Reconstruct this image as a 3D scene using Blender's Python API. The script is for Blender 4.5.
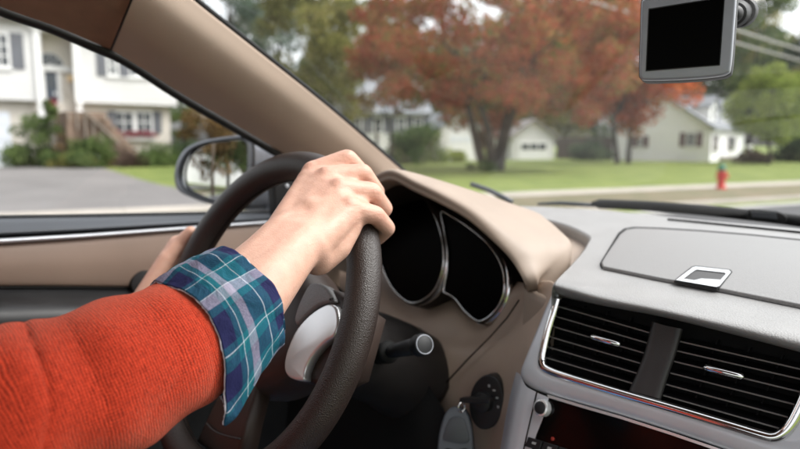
import bpy, bmesh, math, random
import numpy as np
from mathutils import Vector, Matrix
sc = bpy.context.scene
for o in list(bpy.data.objects): bpy.data.objects.remove(o)
COL = sc.collection
R_ = math.radians
random.seed(7); rng = np.random.default_rng(7)

# ------------------------------------------------------------------ camera
CAM = Vector((0.25, 0.0, 1.35)); YAW = 46.0; FPX = 620.0; HOR = 145.0
PITCH = math.atan((224.5-HOR)/FPX)
cam = bpy.data.cameras.new('camera'); camo = bpy.data.objects.new('camera', cam); COL.objects.link(camo)
cam.sensor_width = 36; cam.lens = 36*FPX/800; cam.clip_start = 0.02; cam.clip_end = 2000
camo.location = CAM; camo.rotation_euler = (math.pi/2-PITCH, 0, R_(YAW))
cam.dof.use_dof = True; cam.dof.focus_distance = 0.55
cam.dof.aperture_fstop = (cam.lens/1000)/0.0062          # an opening of 6.2 mm
sc.camera = camo
# ------------------------------------------------------------------ sky, sun, exposure
wd = bpy.data.worlds.new('World'); sc.world = wd; wd.use_nodes = True
nt = wd.node_tree; bg = nt.nodes['Background']
sky = nt.nodes.new('ShaderNodeTexSky'); sky.sky_type = 'NISHITA'; sky.sun_disc = False
SUN_EL, SUN_AZ = 54.0, 52.0       # azimuth clockwise from +Y (road ahead), so the light comes from ahead on the right
sky.sun_elevation = R_(SUN_EL); sky.sun_rotation = R_(SUN_AZ); sky.dust_density = 5; sky.air_density = 1.0
hs_ = nt.nodes.new('ShaderNodeHueSaturation'); hs_.inputs['Saturation'].default_value = 0.18; hs_.inputs['Value'].default_value = 2.5     # bright white overcast
nt.links.new(sky.outputs[0], hs_.inputs['Color']); nt.links.new(hs_.outputs[0], bg.inputs[0]); bg.inputs[1].default_value = 0.15
sl = bpy.data.lights.new('sun', 'SUN'); sl.energy = 0.6; sl.angle = R_(25); sl.color = (1, .96, .9)
so = bpy.data.objects.new('sun', sl); COL.objects.link(so)
sd = Vector((math.sin(R_(SUN_AZ))*math.cos(R_(SUN_EL)), math.cos(R_(SUN_AZ))*math.cos(R_(SUN_EL)), math.sin(R_(SUN_EL))))
so.rotation_euler = sd.to_track_quat('Z', 'Y').to_euler(); so.location = sd*50
sc.view_settings.view_transform = 'Standard'; sc.view_settings.look = 'None'
sc.view_settings.exposure = 0.34; sc.view_settings.gamma = 1.0; sc.view_settings.use_curve_mapping = False
sc.render.engine = 'CYCLES'
sc.cycles.transparent_max_bounces = 16; sc.cycles.max_bounces = 8

# ------------------------------------------------------------------ survey helpers: a picture point and a known plane give a place
FW = Vector((-math.sin(R_(YAW))*math.cos(PITCH), math.cos(R_(YAW))*math.cos(PITCH), -math.sin(PITCH)))
RT = Vector((math.cos(R_(YAW)), math.sin(R_(YAW)), 0)); UP = RT.cross(FW)
def ray(px, py): return FW + RT*((px-400)/FPX) - UP*((py-224.5)/FPX)
def at(px, py, ax, v):
    d = ray(px, py)
    t = v if ax == 'd' else (v-CAM['xyz'.index(ax)])/d['xyz'.index(ax)]
    return CAM + d*t
def onp(px, py, pl, off=0.0):
    p0, n = pl; d = ray(px, py)
    return CAM + d*((p0+n*off-CAM).dot(n)/d.dot(n))
def plane(p, n): return (Vector(p), Vector(n).normalized())
PS = plane((0, .57, 1.12), (0, -1, .35))        # centre stack face
PT = plane((0, .6, 1.195), (0, -.08, 1))        # dashboard top
PG = plane((-.39, .70, 1.17), (0, -1, .22))     # gauge faces
def far(px, dist):                              # ground position seen at a picture column
    a = R_(-YAW)+math.atan((px-400)/FPX)
    return Vector((CAM.x+math.sin(a)*dist, CAM.y+math.cos(a)*dist, 0))
def feff(px): return FPX/math.cos(math.atan((px-400)/FPX))
def zat(py, px, dist): return CAM.z + (HOR-py)/feff(px)*dist

# ------------------------------------------------------------------ mesh helpers
def link(name, me, mat=None, parent=None, smooth=True):
    o = bpy.data.objects.new(name, me); COL.objects.link(o)
    if mat is not None and not me.materials: me.materials.append(mat)
    if smooth and len(me.polygons): me.polygons.foreach_set('use_smooth', [True]*len(me.polygons))
    if parent is not None:
        o.parent = parent
        def wl_(q): return q.location+(q.matrix_parent_inverse.translation+wl_(q.parent) if q.parent else Vector())
        o.matrix_parent_inverse = Matrix.Translation(-wl_(parent))
    return o
def mesh(name, v, f, mat=None, parent=None, smooth=True):
    me = bpy.data.meshes.new(name); me.from_pydata([tuple(p) for p in v], [], [tuple(q) for q in f]); me.update()
    return link(name, me, mat, parent, smooth)
def bmobj(name, bm, mat=None, parent=None, smooth=False, bevel=0, seg=2):
    if bevel: bmesh.ops.bevel(bm, geom=bm.edges[:], offset=bevel, segments=seg, profile=.6, affect='EDGES')
    bmesh.ops.recalc_face_normals(bm, faces=bm.faces[:])
    me = bpy.data.meshes.new(name); bm.to_mesh(me); bm.free()
    return link(name, me, mat, parent, smooth)
def sharp(o, ang=35):
    m = o.modifiers.new('w', 'EDGE_SPLIT'); m.split_angle = R_(ang); return o
def thing(name, loc, label, cat, group=None):
    e = bpy.data.objects.new(name, None); COL.objects.link(e); e.location = loc; e.empty_display_size = .1
    return tag(e, label, cat, group)
def part(name, parent):
    e = bpy.data.objects.new(name, None); COL.objects.link(e); e.parent = parent; e.empty_display_size = .05; return e
def tag(o, label=None, cat=None, group=None, kind=None):
    if label: o['label'] = label
    if cat: o['category'] = cat
    if group: o['group'] = group
    if kind: o['kind'] = kind
    return o
def cr(pts, n):                                   # Catmull-Rom through points
    P = [np.array(p, float) for p in pts]
    if len(P) == 2: return [P[0]+(P[1]-P[0])*t for t in np.linspace(0, 1, n)]
    P = [2*P[0]-P[1]]+P+[2*P[-1]-P[-2]]
    m = len(P)-3; out = []
    for t in np.linspace(0, m, n):
        i = min(int(t), m-1); u = t-i; a, b, c, d = P[i:i+4]
        out.append(.5*((2*b)+(c-a)*u+(2*a-5*b+4*c-d)*u*u+(3*b-a-3*c+d)*u**3))
    return out
def loft(name, rows, nu, nv, mat, parent, closed=False, thick=0, smooth=True, caps=False):
    R0 = [cr(r, nu) for r in rows]
    cols = [cr([R0[j][i] for j in range(len(rows))], nv) for i in range(nu)]
    v = [cols[i][j] for j in range(nv) for i in range(nu)]; f = []
    for j in range(nv-1):
        for i in range(nu-1): f.append((j*nu+i, j*nu+i+1, (j+1)*nu+i+1, (j+1)*nu+i))
    o = mesh(name, v, f, mat, parent, smooth)
    if thick:
        m = o.modifiers.new('s', 'SOLIDIFY'); m.thickness = thick; m.offset = 0
    return o
def tube(name, path, rad, mat, parent=None, seg=14, closed=False, caps=True, sx=1.0, up=None, smooth=True):
    P = [np.array(p, float) for p in path]; n = len(P)
    rr = rad if hasattr(rad, '__len__') else [rad]*n
    v = []; f = []; ref = np.array(up if up is not None else (0.13, .21, .97), float)
    for i in range(n):
        t = (P[(i+1) % n]-P[i-1]) if closed else (P[min(i+1, n-1)]-P[max(i-1, 0)])
        t = t/np.linalg.norm(t); a = np.cross(t, ref); a /= np.linalg.norm(a)+1e-12; b = np.cross(a, t); 
        if up is None: ref = b
        for k in range(seg):
            w = 2*math.pi*k/seg; v.append(P[i]+rr[i]*(sx*math.cos(w)*a+math.sin(w)*b))
    for i in range(n if closed else n-1):
        j = (i+1) % n
        for k in range(seg):
            l = (k+1) % seg; f.append((i*seg+k, i*seg+l, j*seg+l, j*seg+k))
    if caps and not closed:
        f.append(tuple(range(seg))[::-1]); f.append(tuple((n-1)*seg+k for k in range(seg)))
    return mesh(name, v, f, mat, parent, smooth)
def box(name, lo, hi, mat, parent=None, bevel=0, seg=2):
    bm = bmesh.new(); bmesh.ops.create_cube(bm, size=1)
    for q in bm.verts: q.co = Vector([lo[k]+(q.co[k]+.5)*(hi[k]-lo[k]) for k in range(3)])
    return bmobj(name, bm, mat, parent, bevel > 0, bevel, seg)
def slab(name, loop, nrm, th, mat, parent=None, bevel=0, seg=2, smooth=False):    # outline with thickness, front face on the loop, body behind it
    n = Vector(nrm).normalized(); k = len(loop)
    bm = bmesh.new(); a = [bm.verts.new(Vector(p)) for p in loop]; b = [bm.verts.new(Vector(p)-n*th) for p in loop]
    bm.faces.new(a); bm.faces.new(b[::-1])
    for i in range(k): bm.faces.new((a[i], b[i], b[(i+1) % k], a[(i+1) % k]))
    bmesh.ops.recalc_face_normals(bm, faces=bm.faces[:])
    if bevel:
        fe = [e for e in bm.edges if e.verts[0] in a and e.verts[1] in a]
        bmesh.ops.bevel(bm, geom=fe, offset=bevel, segments=seg, profile=.6, affect='EDGES')
    return bmobj(name, bm, mat, parent, smooth)
def lathe(name, prof, o, axis, mat, parent=None, seg=24):      # prof: (radius, along axis)
    ax = np.array(axis, float); ax /= np.linalg.norm(ax); r = np.cross(ax, (.3, .9, .2)); r /= np.linalg.norm(r); s = np.cross(ax, r); o = np.array(o, float)
    v = []; f = []
    for (q, h) in prof:
        for k in range(seg):
            w = 2*math.pi*k/seg; v.append(o+ax*h+q*(math.cos(w)*r+math.sin(w)*s))
    for i in range(len(prof)-1):
        for k in range(seg):
            l = (k+1) % seg; f.append((i*seg+k, i*seg+l, (i+1)*seg+l, (i+1)*seg+k))
    f.append(tuple(range(seg))[::-1]); f.append(tuple((len(prof)-1)*seg+k for k in range(seg)))
    ob = mesh(name, v, f, mat, parent, True); bm = bmesh.new(); bm.from_mesh(ob.data); bmesh.ops.recalc_face_normals(bm, faces=bm.faces[:]); bm.to_mesh(ob.data); bm.free()
    return sharp(ob, 40)

# ------------------------------------------------------------------ materials
def mat(name, col, rough=.5, spec=.5, metal=0, var=0, vscale=8, bump=0, bscale=300, bdist=.001, col2=None, kind='NOISE', coat=0, sheen=0, sss=0, detail=4, stretch=None, dirt=0):
    m = bpy.data.materials.new(name); m.use_nodes = True; n = m.node_tree; b = n.nodes['Principled BSDF']
    b.inputs['Base Color'].default_value = (*col, 1); b.inputs['Roughness'].default_value = rough
    b.inputs['Specular IOR Level'].default_value = spec; b.inputs['Metallic'].default_value = metal
    if coat: b.inputs['Coat Weight'].default_value = coat; b.inputs['Coat Roughness'].default_value = .1
    if sheen: b.inputs['Sheen Weight'].default_value = sheen; b.inputs['Sheen Roughness'].default_value = .5
    if sss:
        b.inputs['Subsurface Weight'].default_value = sss; b.inputs['Subsurface Radius'].default_value = (.01, .004, .002); b.inputs['Subsurface Scale'].default_value = .6
    tc = n.nodes.new('ShaderNodeTexCoord'); src = tc.outputs['Object']
    if stretch:
        mp = n.nodes.new('ShaderNodeMapping'); mp.inputs['Scale'].default_value = stretch; n.links.new(src, mp.inputs[0]); src = mp.outputs[0]
    if var or col2:
        t = n.nodes.new('ShaderNodeTexNoise'); t.inputs['Scale'].default_value = vscale; t.inputs['Detail'].default_value = 5
        n.links.new(src, t.inputs['Vector'])
        cp = n.nodes.new('ShaderNodeValToRGB'); cp.color_ramp.elements[0].position = .3; cp.color_ramp.elements[1].position = .7
        c0 = col if col2 else [c*(1-var) for c in col]; c1 = col2 if col2 else [min(1, c*(1+var)) for c in col]
        cp.color_ramp.elements[0].color = (*c0, 1); cp.color_ramp.elements[1].color = (*c1, 1)
        n.links.new(t.outputs['Fac'], cp.inputs[0]); n.links.new(cp.outputs[0], b.inputs['Base Color'])
        rr = n.nodes.new('ShaderNodeMapRange'); rr.inputs[3].default_value = max(.03, rough-.08); rr.inputs[4].default_value = min(1, rough+.08)
        n.links.new(t.outputs['Fac'], rr.inputs[0]); n.links.new(rr.outputs[0], b.inputs['Roughness'])
    if bump:
        if kind == 'VORONOI':
            t2 = n.nodes.new('ShaderNodeTexVoronoi'); out = t2.outputs['Distance']
        else:
            t2 = n.nodes.new('ShaderNodeTexNoise'); t2.inputs['Detail'].default_value = detail; out = t2.outputs['Fac']
        t2.inputs['Scale'].default_value = bscale; n.links.new(src, t2.inputs['Vector'])
        bp = n.nodes.new('ShaderNodeBump'); bp.inputs['Strength'].default_value = bump; bp.inputs['Distance'].default_value = bdist
        n.links.new(out, bp.inputs['Height']); n.links.new(bp.outputs[0], b.inputs['Normal'])
    return m
def glassmat(name, tint=(.97, .985, .975), dust=.03, rough=.0):
    m = bpy.data.materials.new(name); m.use_nodes = True; n = m.node_tree; n.nodes.clear()
    out = n.nodes.new('ShaderNodeOutputMaterial'); tr = n.nodes.new('ShaderNodeBsdfTransparent'); tr.inputs[0].default_value = (*tint, 1)
    gl = n.nodes.new('ShaderNodeBsdfGlossy'); gl.inputs['Roughness'].default_value = rough
    lw = n.nodes.new('ShaderNodeLayerWeight'); lw.inputs[0].default_value = .5
    pw = n.nodes.new('ShaderNodeMath'); pw.operation = 'POWER'; pw.inputs[1].default_value = 5; n.links.new(lw.outputs['Facing'], pw.inputs[0])
    fr = n.nodes.new('ShaderNodeMath'); fr.operation = 'MULTIPLY_ADD'; fr.inputs[1].default_value = .62; fr.inputs[2].default_value = .035; n.links.new(pw.outputs[0], fr.inputs[0])
    mx = n.nodes.new('ShaderNodeMixShader'); n.links.new(fr.outputs[0], mx.inputs[0]); n.links.new(tr.outputs[0], mx.inputs[1]); n.links.new(gl.outputs[0], mx.inputs[2])
    df = n.nodes.new('ShaderNodeBsdfDiffuse'); df.inputs[0].default_value = (.6, .6, .57, 1)
    tl = n.nodes.new('ShaderNodeBsdfTranslucent'); tl.inputs[0].default_value = (.6, .6, .57, 1)
    md = n.nodes.new('ShaderNodeMixShader'); md.inputs[0].default_value = .5; n.links.new(df.outputs[0], md.inputs[1]); n.links.new(tl.outputs[0], md.inputs[2])
    tc = n.nodes.new('ShaderNodeTexCoord'); no = n.nodes.new('ShaderNodeTexNoise'); no.inputs['Scale'].default_value = 9; no.inputs['Detail'].default_value = 6
    n.links.new(tc.outputs['Object'], no.inputs['Vector'])
    vo = n.nodes.new('ShaderNodeTexVoronoi'); vo.inputs['Scale'].default_value = 55; n.links.new(tc.outputs['Object'], vo.inputs['Vector'])
    sp = n.nodes.new('ShaderNodeMath'); sp.operation = 'LESS_THAN'; sp.inputs[1].default_value = .045; n.links.new(vo.outputs['Distance'], sp.inputs[0])
    s2 = n.nodes.new('ShaderNodeMath'); s2.operation = 'MULTIPLY'; s2.inputs[1].default_value = dust*6; n.links.new(sp.outputs[0], s2.inputs[0])
    mr = n.nodes.new('ShaderNodeMapRange'); mr.inputs[1].default_value = .3; mr.inputs[2].default_value = .7; mr.inputs[3].default_value = dust*.5; mr.inputs[4].default_value = dust*1.4
    n.links.new(no.outputs['Fac'], mr.inputs[0])
    ad = n.nodes.new('ShaderNodeMath'); ad.operation = 'ADD'; n.links.new(mr.outputs[0], ad.inputs[0]); n.links.new(s2.outputs[0], ad.inputs[1])
    m2 = n.nodes.new('ShaderNodeMixShader'); n.links.new(ad.outputs[0], m2.inputs[0]); n.links.new(mx.outputs[0], m2.inputs[1]); n.links.new(md.outputs[0], m2.inputs[2])
    n.links.new(m2.outputs[0], out.inputs[0]); return m
def leafmat(name, ramp, trans=.35):
    m = bpy.data.materials.new(name); m.use_nodes = True; n = m.node_tree; n.nodes.clear()
    out = n.nodes.new('ShaderNodeOutputMaterial'); at_ = n.nodes.new('ShaderNodeAttribute'); at_.attribute_name = 'tint'
    cp = n.nodes.new('ShaderNodeValToRGB'); els = cp.color_ramp.elements
    while len(els) < len(ramp): els.new(.5)
    for e, (p, c) in zip(els, ramp): e.position = p; e.color = (*c, 1)
    n.links.new(at_.outputs['Fac'], cp.inputs[0])
    d = n.nodes.new('ShaderNodeBsdfDiffuse'); t = n.nodes.new('ShaderNodeBsdfTranslucent'); mx = n.nodes.new('ShaderNodeMixShader'); mx.inputs[0].default_value = trans
    n.links.new(cp.outputs[0], d.inputs[0]); n.links.new(cp.outputs[0], t.inputs[0]); n.links.new(d.outputs[0], mx.inputs[1]); n.links.new(t.outputs[0], mx.inputs[2])
    n.links.new(mx.outputs[0], out.inputs[0]); return m
M = {}
# car interior
M['pad'] = mat('grey_dash_vinyl', (.25, .246, .243), .40, .6, bump=.28, bscale=650, bdist=.0012, kind='VORONOI', var=.05, vscale=30)
M['lid'] = mat('grey_lid_vinyl', (.205, .201, .199), .42, .55, bump=.4, bscale=700, bdist=.0012, var=.12, vscale=500)
M['beige'] = mat('beige_vinyl', (.285, .223, .178), .5, .45, bump=.2, bscale=700, bdist=.0008, var=.06, vscale=20)
M['beige2'] = mat('tan_dash_plastic', (.40, .305, .24), .5, .4, bump=.2, bscale=700, bdist=.0008, var=.06, vscale=20)
M['pillar'] = mat('taupe_pillar_trim', (.37, .285, .228), .55, .35, bump=.12, bscale=900, bdist=.0005, var=.04, vscale=15)
M['headliner'] = mat('brown_headliner', (.23, .14, .1), .85, .2, bump=.2, bscale=900, bdist=.0008, var=.08, vscale=40)
M['doorbeige'] = mat('tan_door_panel', (.22, .155, .12), .55, .4, bump=.15, bscale=600, bdist=.0008, var=.05, vscale=12)
M['black'] = mat('black_plastic', (.012, .012, .013), .5, .4, bump=.15, bscale=800, bdist=.0006, var=.3, vscale=30)
M['blackd'] = mat('black_matte', (.006, .006, .006), .75, .2, bump=.1, bscale=500, bdist=.0006)
M['cavity'] = mat('dark_brown_plastic', (.02, .014, .011), .6, .3, bump=.1, bscale=600, bdist=.0006)
M['char'] = mat('charcoal_plastic', (.035, .033, .033), .45, .45, bump=.2, bscale=700, bdist=.0008, var=.15, vscale=30)
M['shroud'] = mat('brown_black_column_plastic', (.016, .014, .0135), .42, .45, bump=.2, bscale=700, bdist=.0008, var=.15, vscale=30)
M['leather'] = mat('dark_brown_leather', (.019, .0115, .009), .4, .5, bump=.4, bscale=850, bdist=.0012, kind='VORONOI', var=.15, vscale=25)
M['hub'] = mat('brown_black_vinyl', (.03, .019, .015), .45, .45, bump=.3, bscale=600, bdist=.0008, var=.15, vscale=25)
M['silver'] = mat('satin_silver_trim', (.56, .575, .61), .32, .5, metal=.25, var=.05, vscale=25, bump=.04, bscale=1500, bdist=.0003)
M['silverw'] = mat('silver_spoke_paint', (.8, .8, .8), .24, .5, metal=.55, var=.04, vscale=25)
M['slatglint'] = mat('slat_edge_glint', (.16, .155, .15), .3, .5)  # glint along the slat fronts, put in as a lighter grey
M['slat'] = mat('black_vent_slat', (.01, .01, .011), .3, .5)
M['chrome'] = mat('chrome', (.8, .8, .8), .06, .5, metal=1.0, var=.03, vscale=60)
M['gloss'] = mat('gloss_black_glass', (.002, .002, .002), .12, .25)
M['dullblack'] = mat('gauge_black', (.001, .001, .001), .3, .04)
M['rubber'] = mat('black_rubber', (.01, .01, .01), .6, .35, bump=.1, bscale=500, bdist=.0005)
M['sill'] = mat('grey_blue_sill_vinyl', (.055, .06, .068), .4, .5, bump=.15, bscale=700, bdist=.0006, var=.1, vscale=20)
M['mirrorhs'] = mat('dark_grey_car_paint', (.17, .18, .2), .3, .5, metal=.4, coat=.6, var=.06, vscale=40)
M['mirror'] = mat('mirror_glass', (.82, .84, .86), .015, .5, metal=1.0)
M['paint'] = mat('dark_grey_bonnet_paint', (.05, .053, .06), .3, .5, metal=.4, coat=.6, var=.06, vscale=40)
M['carpet'] = mat('black_carpet', (.012, .011, .011), .95, .1, bump=.4, bscale=900, bdist=.002)
M['seat'] = mat('dark_seat_cloth', (.03, .026, .024), .85, .2, bump=.3, bscale=700, bdist=.001, var=.2, vscale=30)
M['glass'] = glassmat('windscreen_glass', (.97, .985, .975), .024)
M['glass2'] = glassmat('door_window_glass', (.97, .98, .975), .008)
M['gpscase'] = mat('gunmetal_case', (.3, .31, .34), .36, .5, metal=.4, var=.05, vscale=60)
M['fob'] = mat('grey_fob_plastic', (.09, .1, .115), .42, .5, bump=.15, bscale=900, bdist=.0005, var=.08, vscale=60)
M['mark'] = mat('white_print', (.35, .35, .35), .5)
M['red'] = mat('red_lamp', (.25, .02, .01), .4)
# outside
M['asphalt'] = mat('asphalt', (.07, .07, .073), .85, .3, bump=.5, bscale=60, bdist=.01, var=.18, vscale=.8)
M['drive'] = mat('driveway_asphalt', (.15, .142, .138), .85, .3, bump=.5, bscale=50, bdist=.01, var=.15, vscale=.5)
M['concrete'] = mat('concrete', (.34, .31, .27), .85, .3, bump=.3, bscale=40, bdist=.006, var=.14, vscale=1.5)
M['gutter'] = mat('gutter_concrete', (.33, .32, .31), .85, .3, bump=.3, bscale=40, bdist=.006, var=.12, vscale=1.5)
M['grass'] = mat('lawn_grass', (.095, .13, .03), .9, .2, bump=.6, bscale=14, bdist=.05, col2=(.17, .20, .055), vscale=.9)
M['verge'] = mat('leaf_strewn_verge', (.115, .115, .065), .9, .2, bump=.6, bscale=25, bdist=.03, col2=(.18, .145, .10), vscale=1.6)
M['white'] = mat('white_siding', (.57, .565, .555), .6, .35, var=.04, vscale=.6)
M['cream'] = mat('cream_wall', (.58, .54, .48), .7, .3, var=.05, vscale=.8, bump=.2, bscale=12, bdist=.01)
M['white2'] = mat('lifted_white_siding', (.84, .84, .84), .6, .35, var=.03, vscale=.6)  # lighter copy of the white siding; missing light put into its colour
M['trim'] = mat('white_trim_paint', (.7, .7, .69), .5, .4, var=.03, vscale=2)
M['shutter'] = mat('grey_shutter', (.11, .115, .13), .6, .4, var=.1, vscale=3)
M['shutr'] = mat('maroon_shutter', (.07, .02, .022), .6, .4, var=.1, vscale=3)
M['pane'] = mat('window_pane', (.05, .058, .065), .08, .6, var=.25, vscale=.7)
M['roof'] = mat('grey_shingles', (.2, .21, .225), .9, .2, bump=.5, bscale=9, bdist=.03, var=.15, vscale=3)
M['roofb'] = mat('brown_grey_shingles', (.22, .205, .2), .9, .2, bump=.5, bscale=9, bdist=.03, var=.15, vscale=3)
M['doorp'] = mat('slate_door_paint', (.05, .065, .09), .45, .45, var=.1, vscale=3)
M['garage'] = mat('pale_garage_door', (.62, .65, .7), .55, .4, var=.04, vscale=2)
M['brick'] = mat('brown_brick_steps', (.2, .14, .105), .85, .3, bump=.5, bscale=10, bdist=.02, var=.2, vscale=4)
M['rail'] = mat('weathered_railing', (.3, .26, .22), .7, .3, var=.1, vscale=5)
M['bark'] = mat('bark', (.045, .039, .033), .9, .2, bump=.8, bscale=9, bdist=.04, var=.3, vscale=4)
M['wood'] = mat('weathered_fence_wood', (.06, .047, .04), .85, .2, bump=.4, bscale=12, bdist=.01, var=.25, vscale=3)
M['pole'] = mat('pole_wood', (.13, .1, .075), .9, .2, bump=.5, bscale=10, bdist=.01, var=.2, vscale=3)
M['wire'] = mat('weathered_grey_cable', (.3, .29, .28), .6, .3)
M['hydr'] = mat('hydrant_red_paint', (.5, .035, .03), .45, .5, var=.12, vscale=9)
M['hydg'] = mat('hydrant_green_paint', (.03, .13, .07), .45, .5, var=.12, vscale=9)
M['lampw'] = mat('porch_lamp_glass', (.8, .6, .35), .4)
L = {}
L['maple'] = leafmat('red_maple_leaves', [(0, (.2, .085, .045)), (.25, (.38, .105, .06)), (.5, (.46, .14, .085)), (.7, (.33, .2, .075)), (1, (.17, .18, .06))], .5)
L['orange'] = leafmat('orange_maple_leaves', [(0, (.26, .06, .025)), (.4, (.5, .12, .045)), (.7, (.6, .18, .08)), (1, (.24, .16, .05))], .5)
L['lime'] = leafmat('pale_green_leaves', [(0, (.14, .19, .035)), (.5, (.24, .30, .065)), (1, (.33, .37, .11))], .5)
L['olive'] = leafmat('olive_leaves', [(0, (0.121, 0.128, 0.034)), (.5, (0.216, 0.216, 0.068)), (1, (0.297, 0.257, 0.095))], .5)
L['green'] = leafmat('green_leaves', [(0, (0.058, 0.091, 0.033)), (.5, (0.104, 0.156, 0.052)), (1, (0.169, 0.215, 0.078))], .45)
L['dark'] = leafmat('dark_evergreen_needles', [(0, (0.026, 0.046, 0.026)), (.5, (0.058, 0.086, 0.047)), (1, (0.098, 0.130, 0.065))], .3)
L['pine'] = leafmat('pine_needles', [(0, (0.075, 0.112, 0.083)), (.5, (0.128, 0.173, 0.128)), (1, (0.195, 0.232, 0.173))], .35)
L['brown'] = leafmat('brown_purple_leaves', [(0, (.05, .03, .026)), (.5, (.085, .055, .045)), (1, (.11, .085, .06))])
L['rust'] = leafmat('rust_leaves', [(0, (0.108, 0.066, 0.030)), (.5, (0.180, 0.120, 0.054)), (1, (0.240, 0.156, 0.072))])
L['pink'] = leafmat('pink_petals', [(0, (.25, .03, .06)), (.5, (.4, .07, .12)), (1, (.08, .1, .04))])

#==SETTING
# ------------------------------------------------------------------ ground, road, kerb: laid out along the street
RD = Vector((math.sin(R_(18)), math.cos(R_(18)), 0)); RQ = Vector((-RD.y, RD.x, 0))
QK = 8.9                                     # kerb line
def st(p, q, z=0): return RD*p+RQ*q+Vector((0, 0, z))
def sm(t): t = np.clip(t, 0, 1); return t*t*(3-2*t)
def gz(x, y):                                # lawn height: a gentle rise towards the house across the street
    return .11+.28*sm((-x-19)/11)*sm((28-y)/14)+.04*math.sin(x*.21)*math.sin(y*.17+1)*sm((abs(x)-12)/10)
ps = np.concatenate([np.linspace(-400, -70, 12), np.linspace(-60, 120, 121), np.linspace(140, 600, 14)])
qs = [-500, -200, -80, -30, -12, -3.62, -3.5]+[-3.4, 0, QK-.1, QK+.02]+list(np.arange(QK+.3, 90, 1.5))+[110, 150, 220, 400, 700]
v = []; f = []
for q in qs:
    for p in ps:
        w = st(p, q); inroad = -3.55 < q < QK
        v.append((w.x, w.y, -.06 if inroad else (.11 if -3.7 < q < QK+.5 else gz(w.x, w.y))))
n_ = len(ps)
for j in range(len(qs)-1):
    for i in range(n_-1): f.append((j*n_+i, j*n_+i+1, (j+1)*n_+i+1, (j+1)*n_+i))
tag(mesh('ground', v, f, M['grass']), kind='structure')
def strip(name, q0, q1, z, m, p0=-300, p1=500, n=60):
    v = []; f = []
    for p in np.linspace(p0, p1, n): v += [st(p, q0, z), st(p, q1, z)]
    for i in range(n-1): f.append((2*i, 2*i+1, 2*i+3, 2*i+2))
    return tag(mesh(name, v, f, m, None, False), kind='structure')
strip('road', -3.42, QK-.45, 0, M['asphalt']); strip('gutter', QK-.45, QK-.02, .004, M['gutter'])
verge = strip('verge', QK+.16, 11.8, .122, M['verge'])
kerb = bpy.data.objects.new('kerb', None); COL.objects.link(kerb); tag(kerb, kind='structure')
for k in range(24):
    a = st(-20+k*4, QK-.015); b = st(-20+k*4+3.985, QK-.015)
    slab('kerb_stone', [a+Vector((0, 0, .135)), b+Vector((0, 0, .135)), b+RQ*.17+Vector((0, 0, .135)), a+RQ*.17+Vector((0, 0, .135))], (0, 0, 1), .2, M['concrete'], kerb, .012)
walk = bpy.data.objects.new('sidewalk', None); COL.objects.link(walk); tag(walk, kind='structure')
for k in range(52):
    a = st(-16+k*1.5, 11.82); b = st(-16+k*1.5+1.488, 11.82); h = Vector((0, 0, .135+random.uniform(-.004, .004)))
    slab('paving_slab', [a+h, b+h, b+RQ*1.1+h, a+RQ*1.1+h], (0, 0, 1), .1, M['concrete'], walk)
# driveway of the house across the street, draped on the lawn
def drape(name, poly, m, lift=.015, step=1.0):
    me = bpy.data.meshes.new(name); bm = bmesh.new()
    a = [bm.verts.new((p[0], p[1], 0)) for p in poly]; bm.faces.new(a)
    for ax in (0, 1):
        lo = min(p[ax] for p in poly); hi = max(p[ax] for p in poly); x = lo+step
        while x < hi:
            nn = Vector((1, 0, 0)) if ax == 0 else Vector((0, 1, 0))
            bmesh.ops.bisect_plane(bm, geom=bm.verts[:]+bm.edges[:]+bm.faces[:], plane_co=nn*x, plane_no=nn); x += step
    for q in bm.verts:
        # highest ground nearby, so the sheet never dips under the lawn
        q.co.z = max(gz(q.co.x+dx, q.co.y+dy) for dx in (-.8, 0, .8) for dy in (-.8, 0, .8))+lift
    bmesh.ops.recalc_face_normals(bm, faces=bm.faces[:]); bm.to_mesh(me); bm.free()
    return tag(link(name, me, m), kind='structure')
dA = far(-160, 34); dB = far(92, 31.5); dC = far(190, 17.6); dD = st(far(196, 16.2).dot(RD)+.6, 13.0); dE = st(-32, 13.0)
drape('driveway', [dE, dD, dC, dB, dA], M['drive'])
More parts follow.
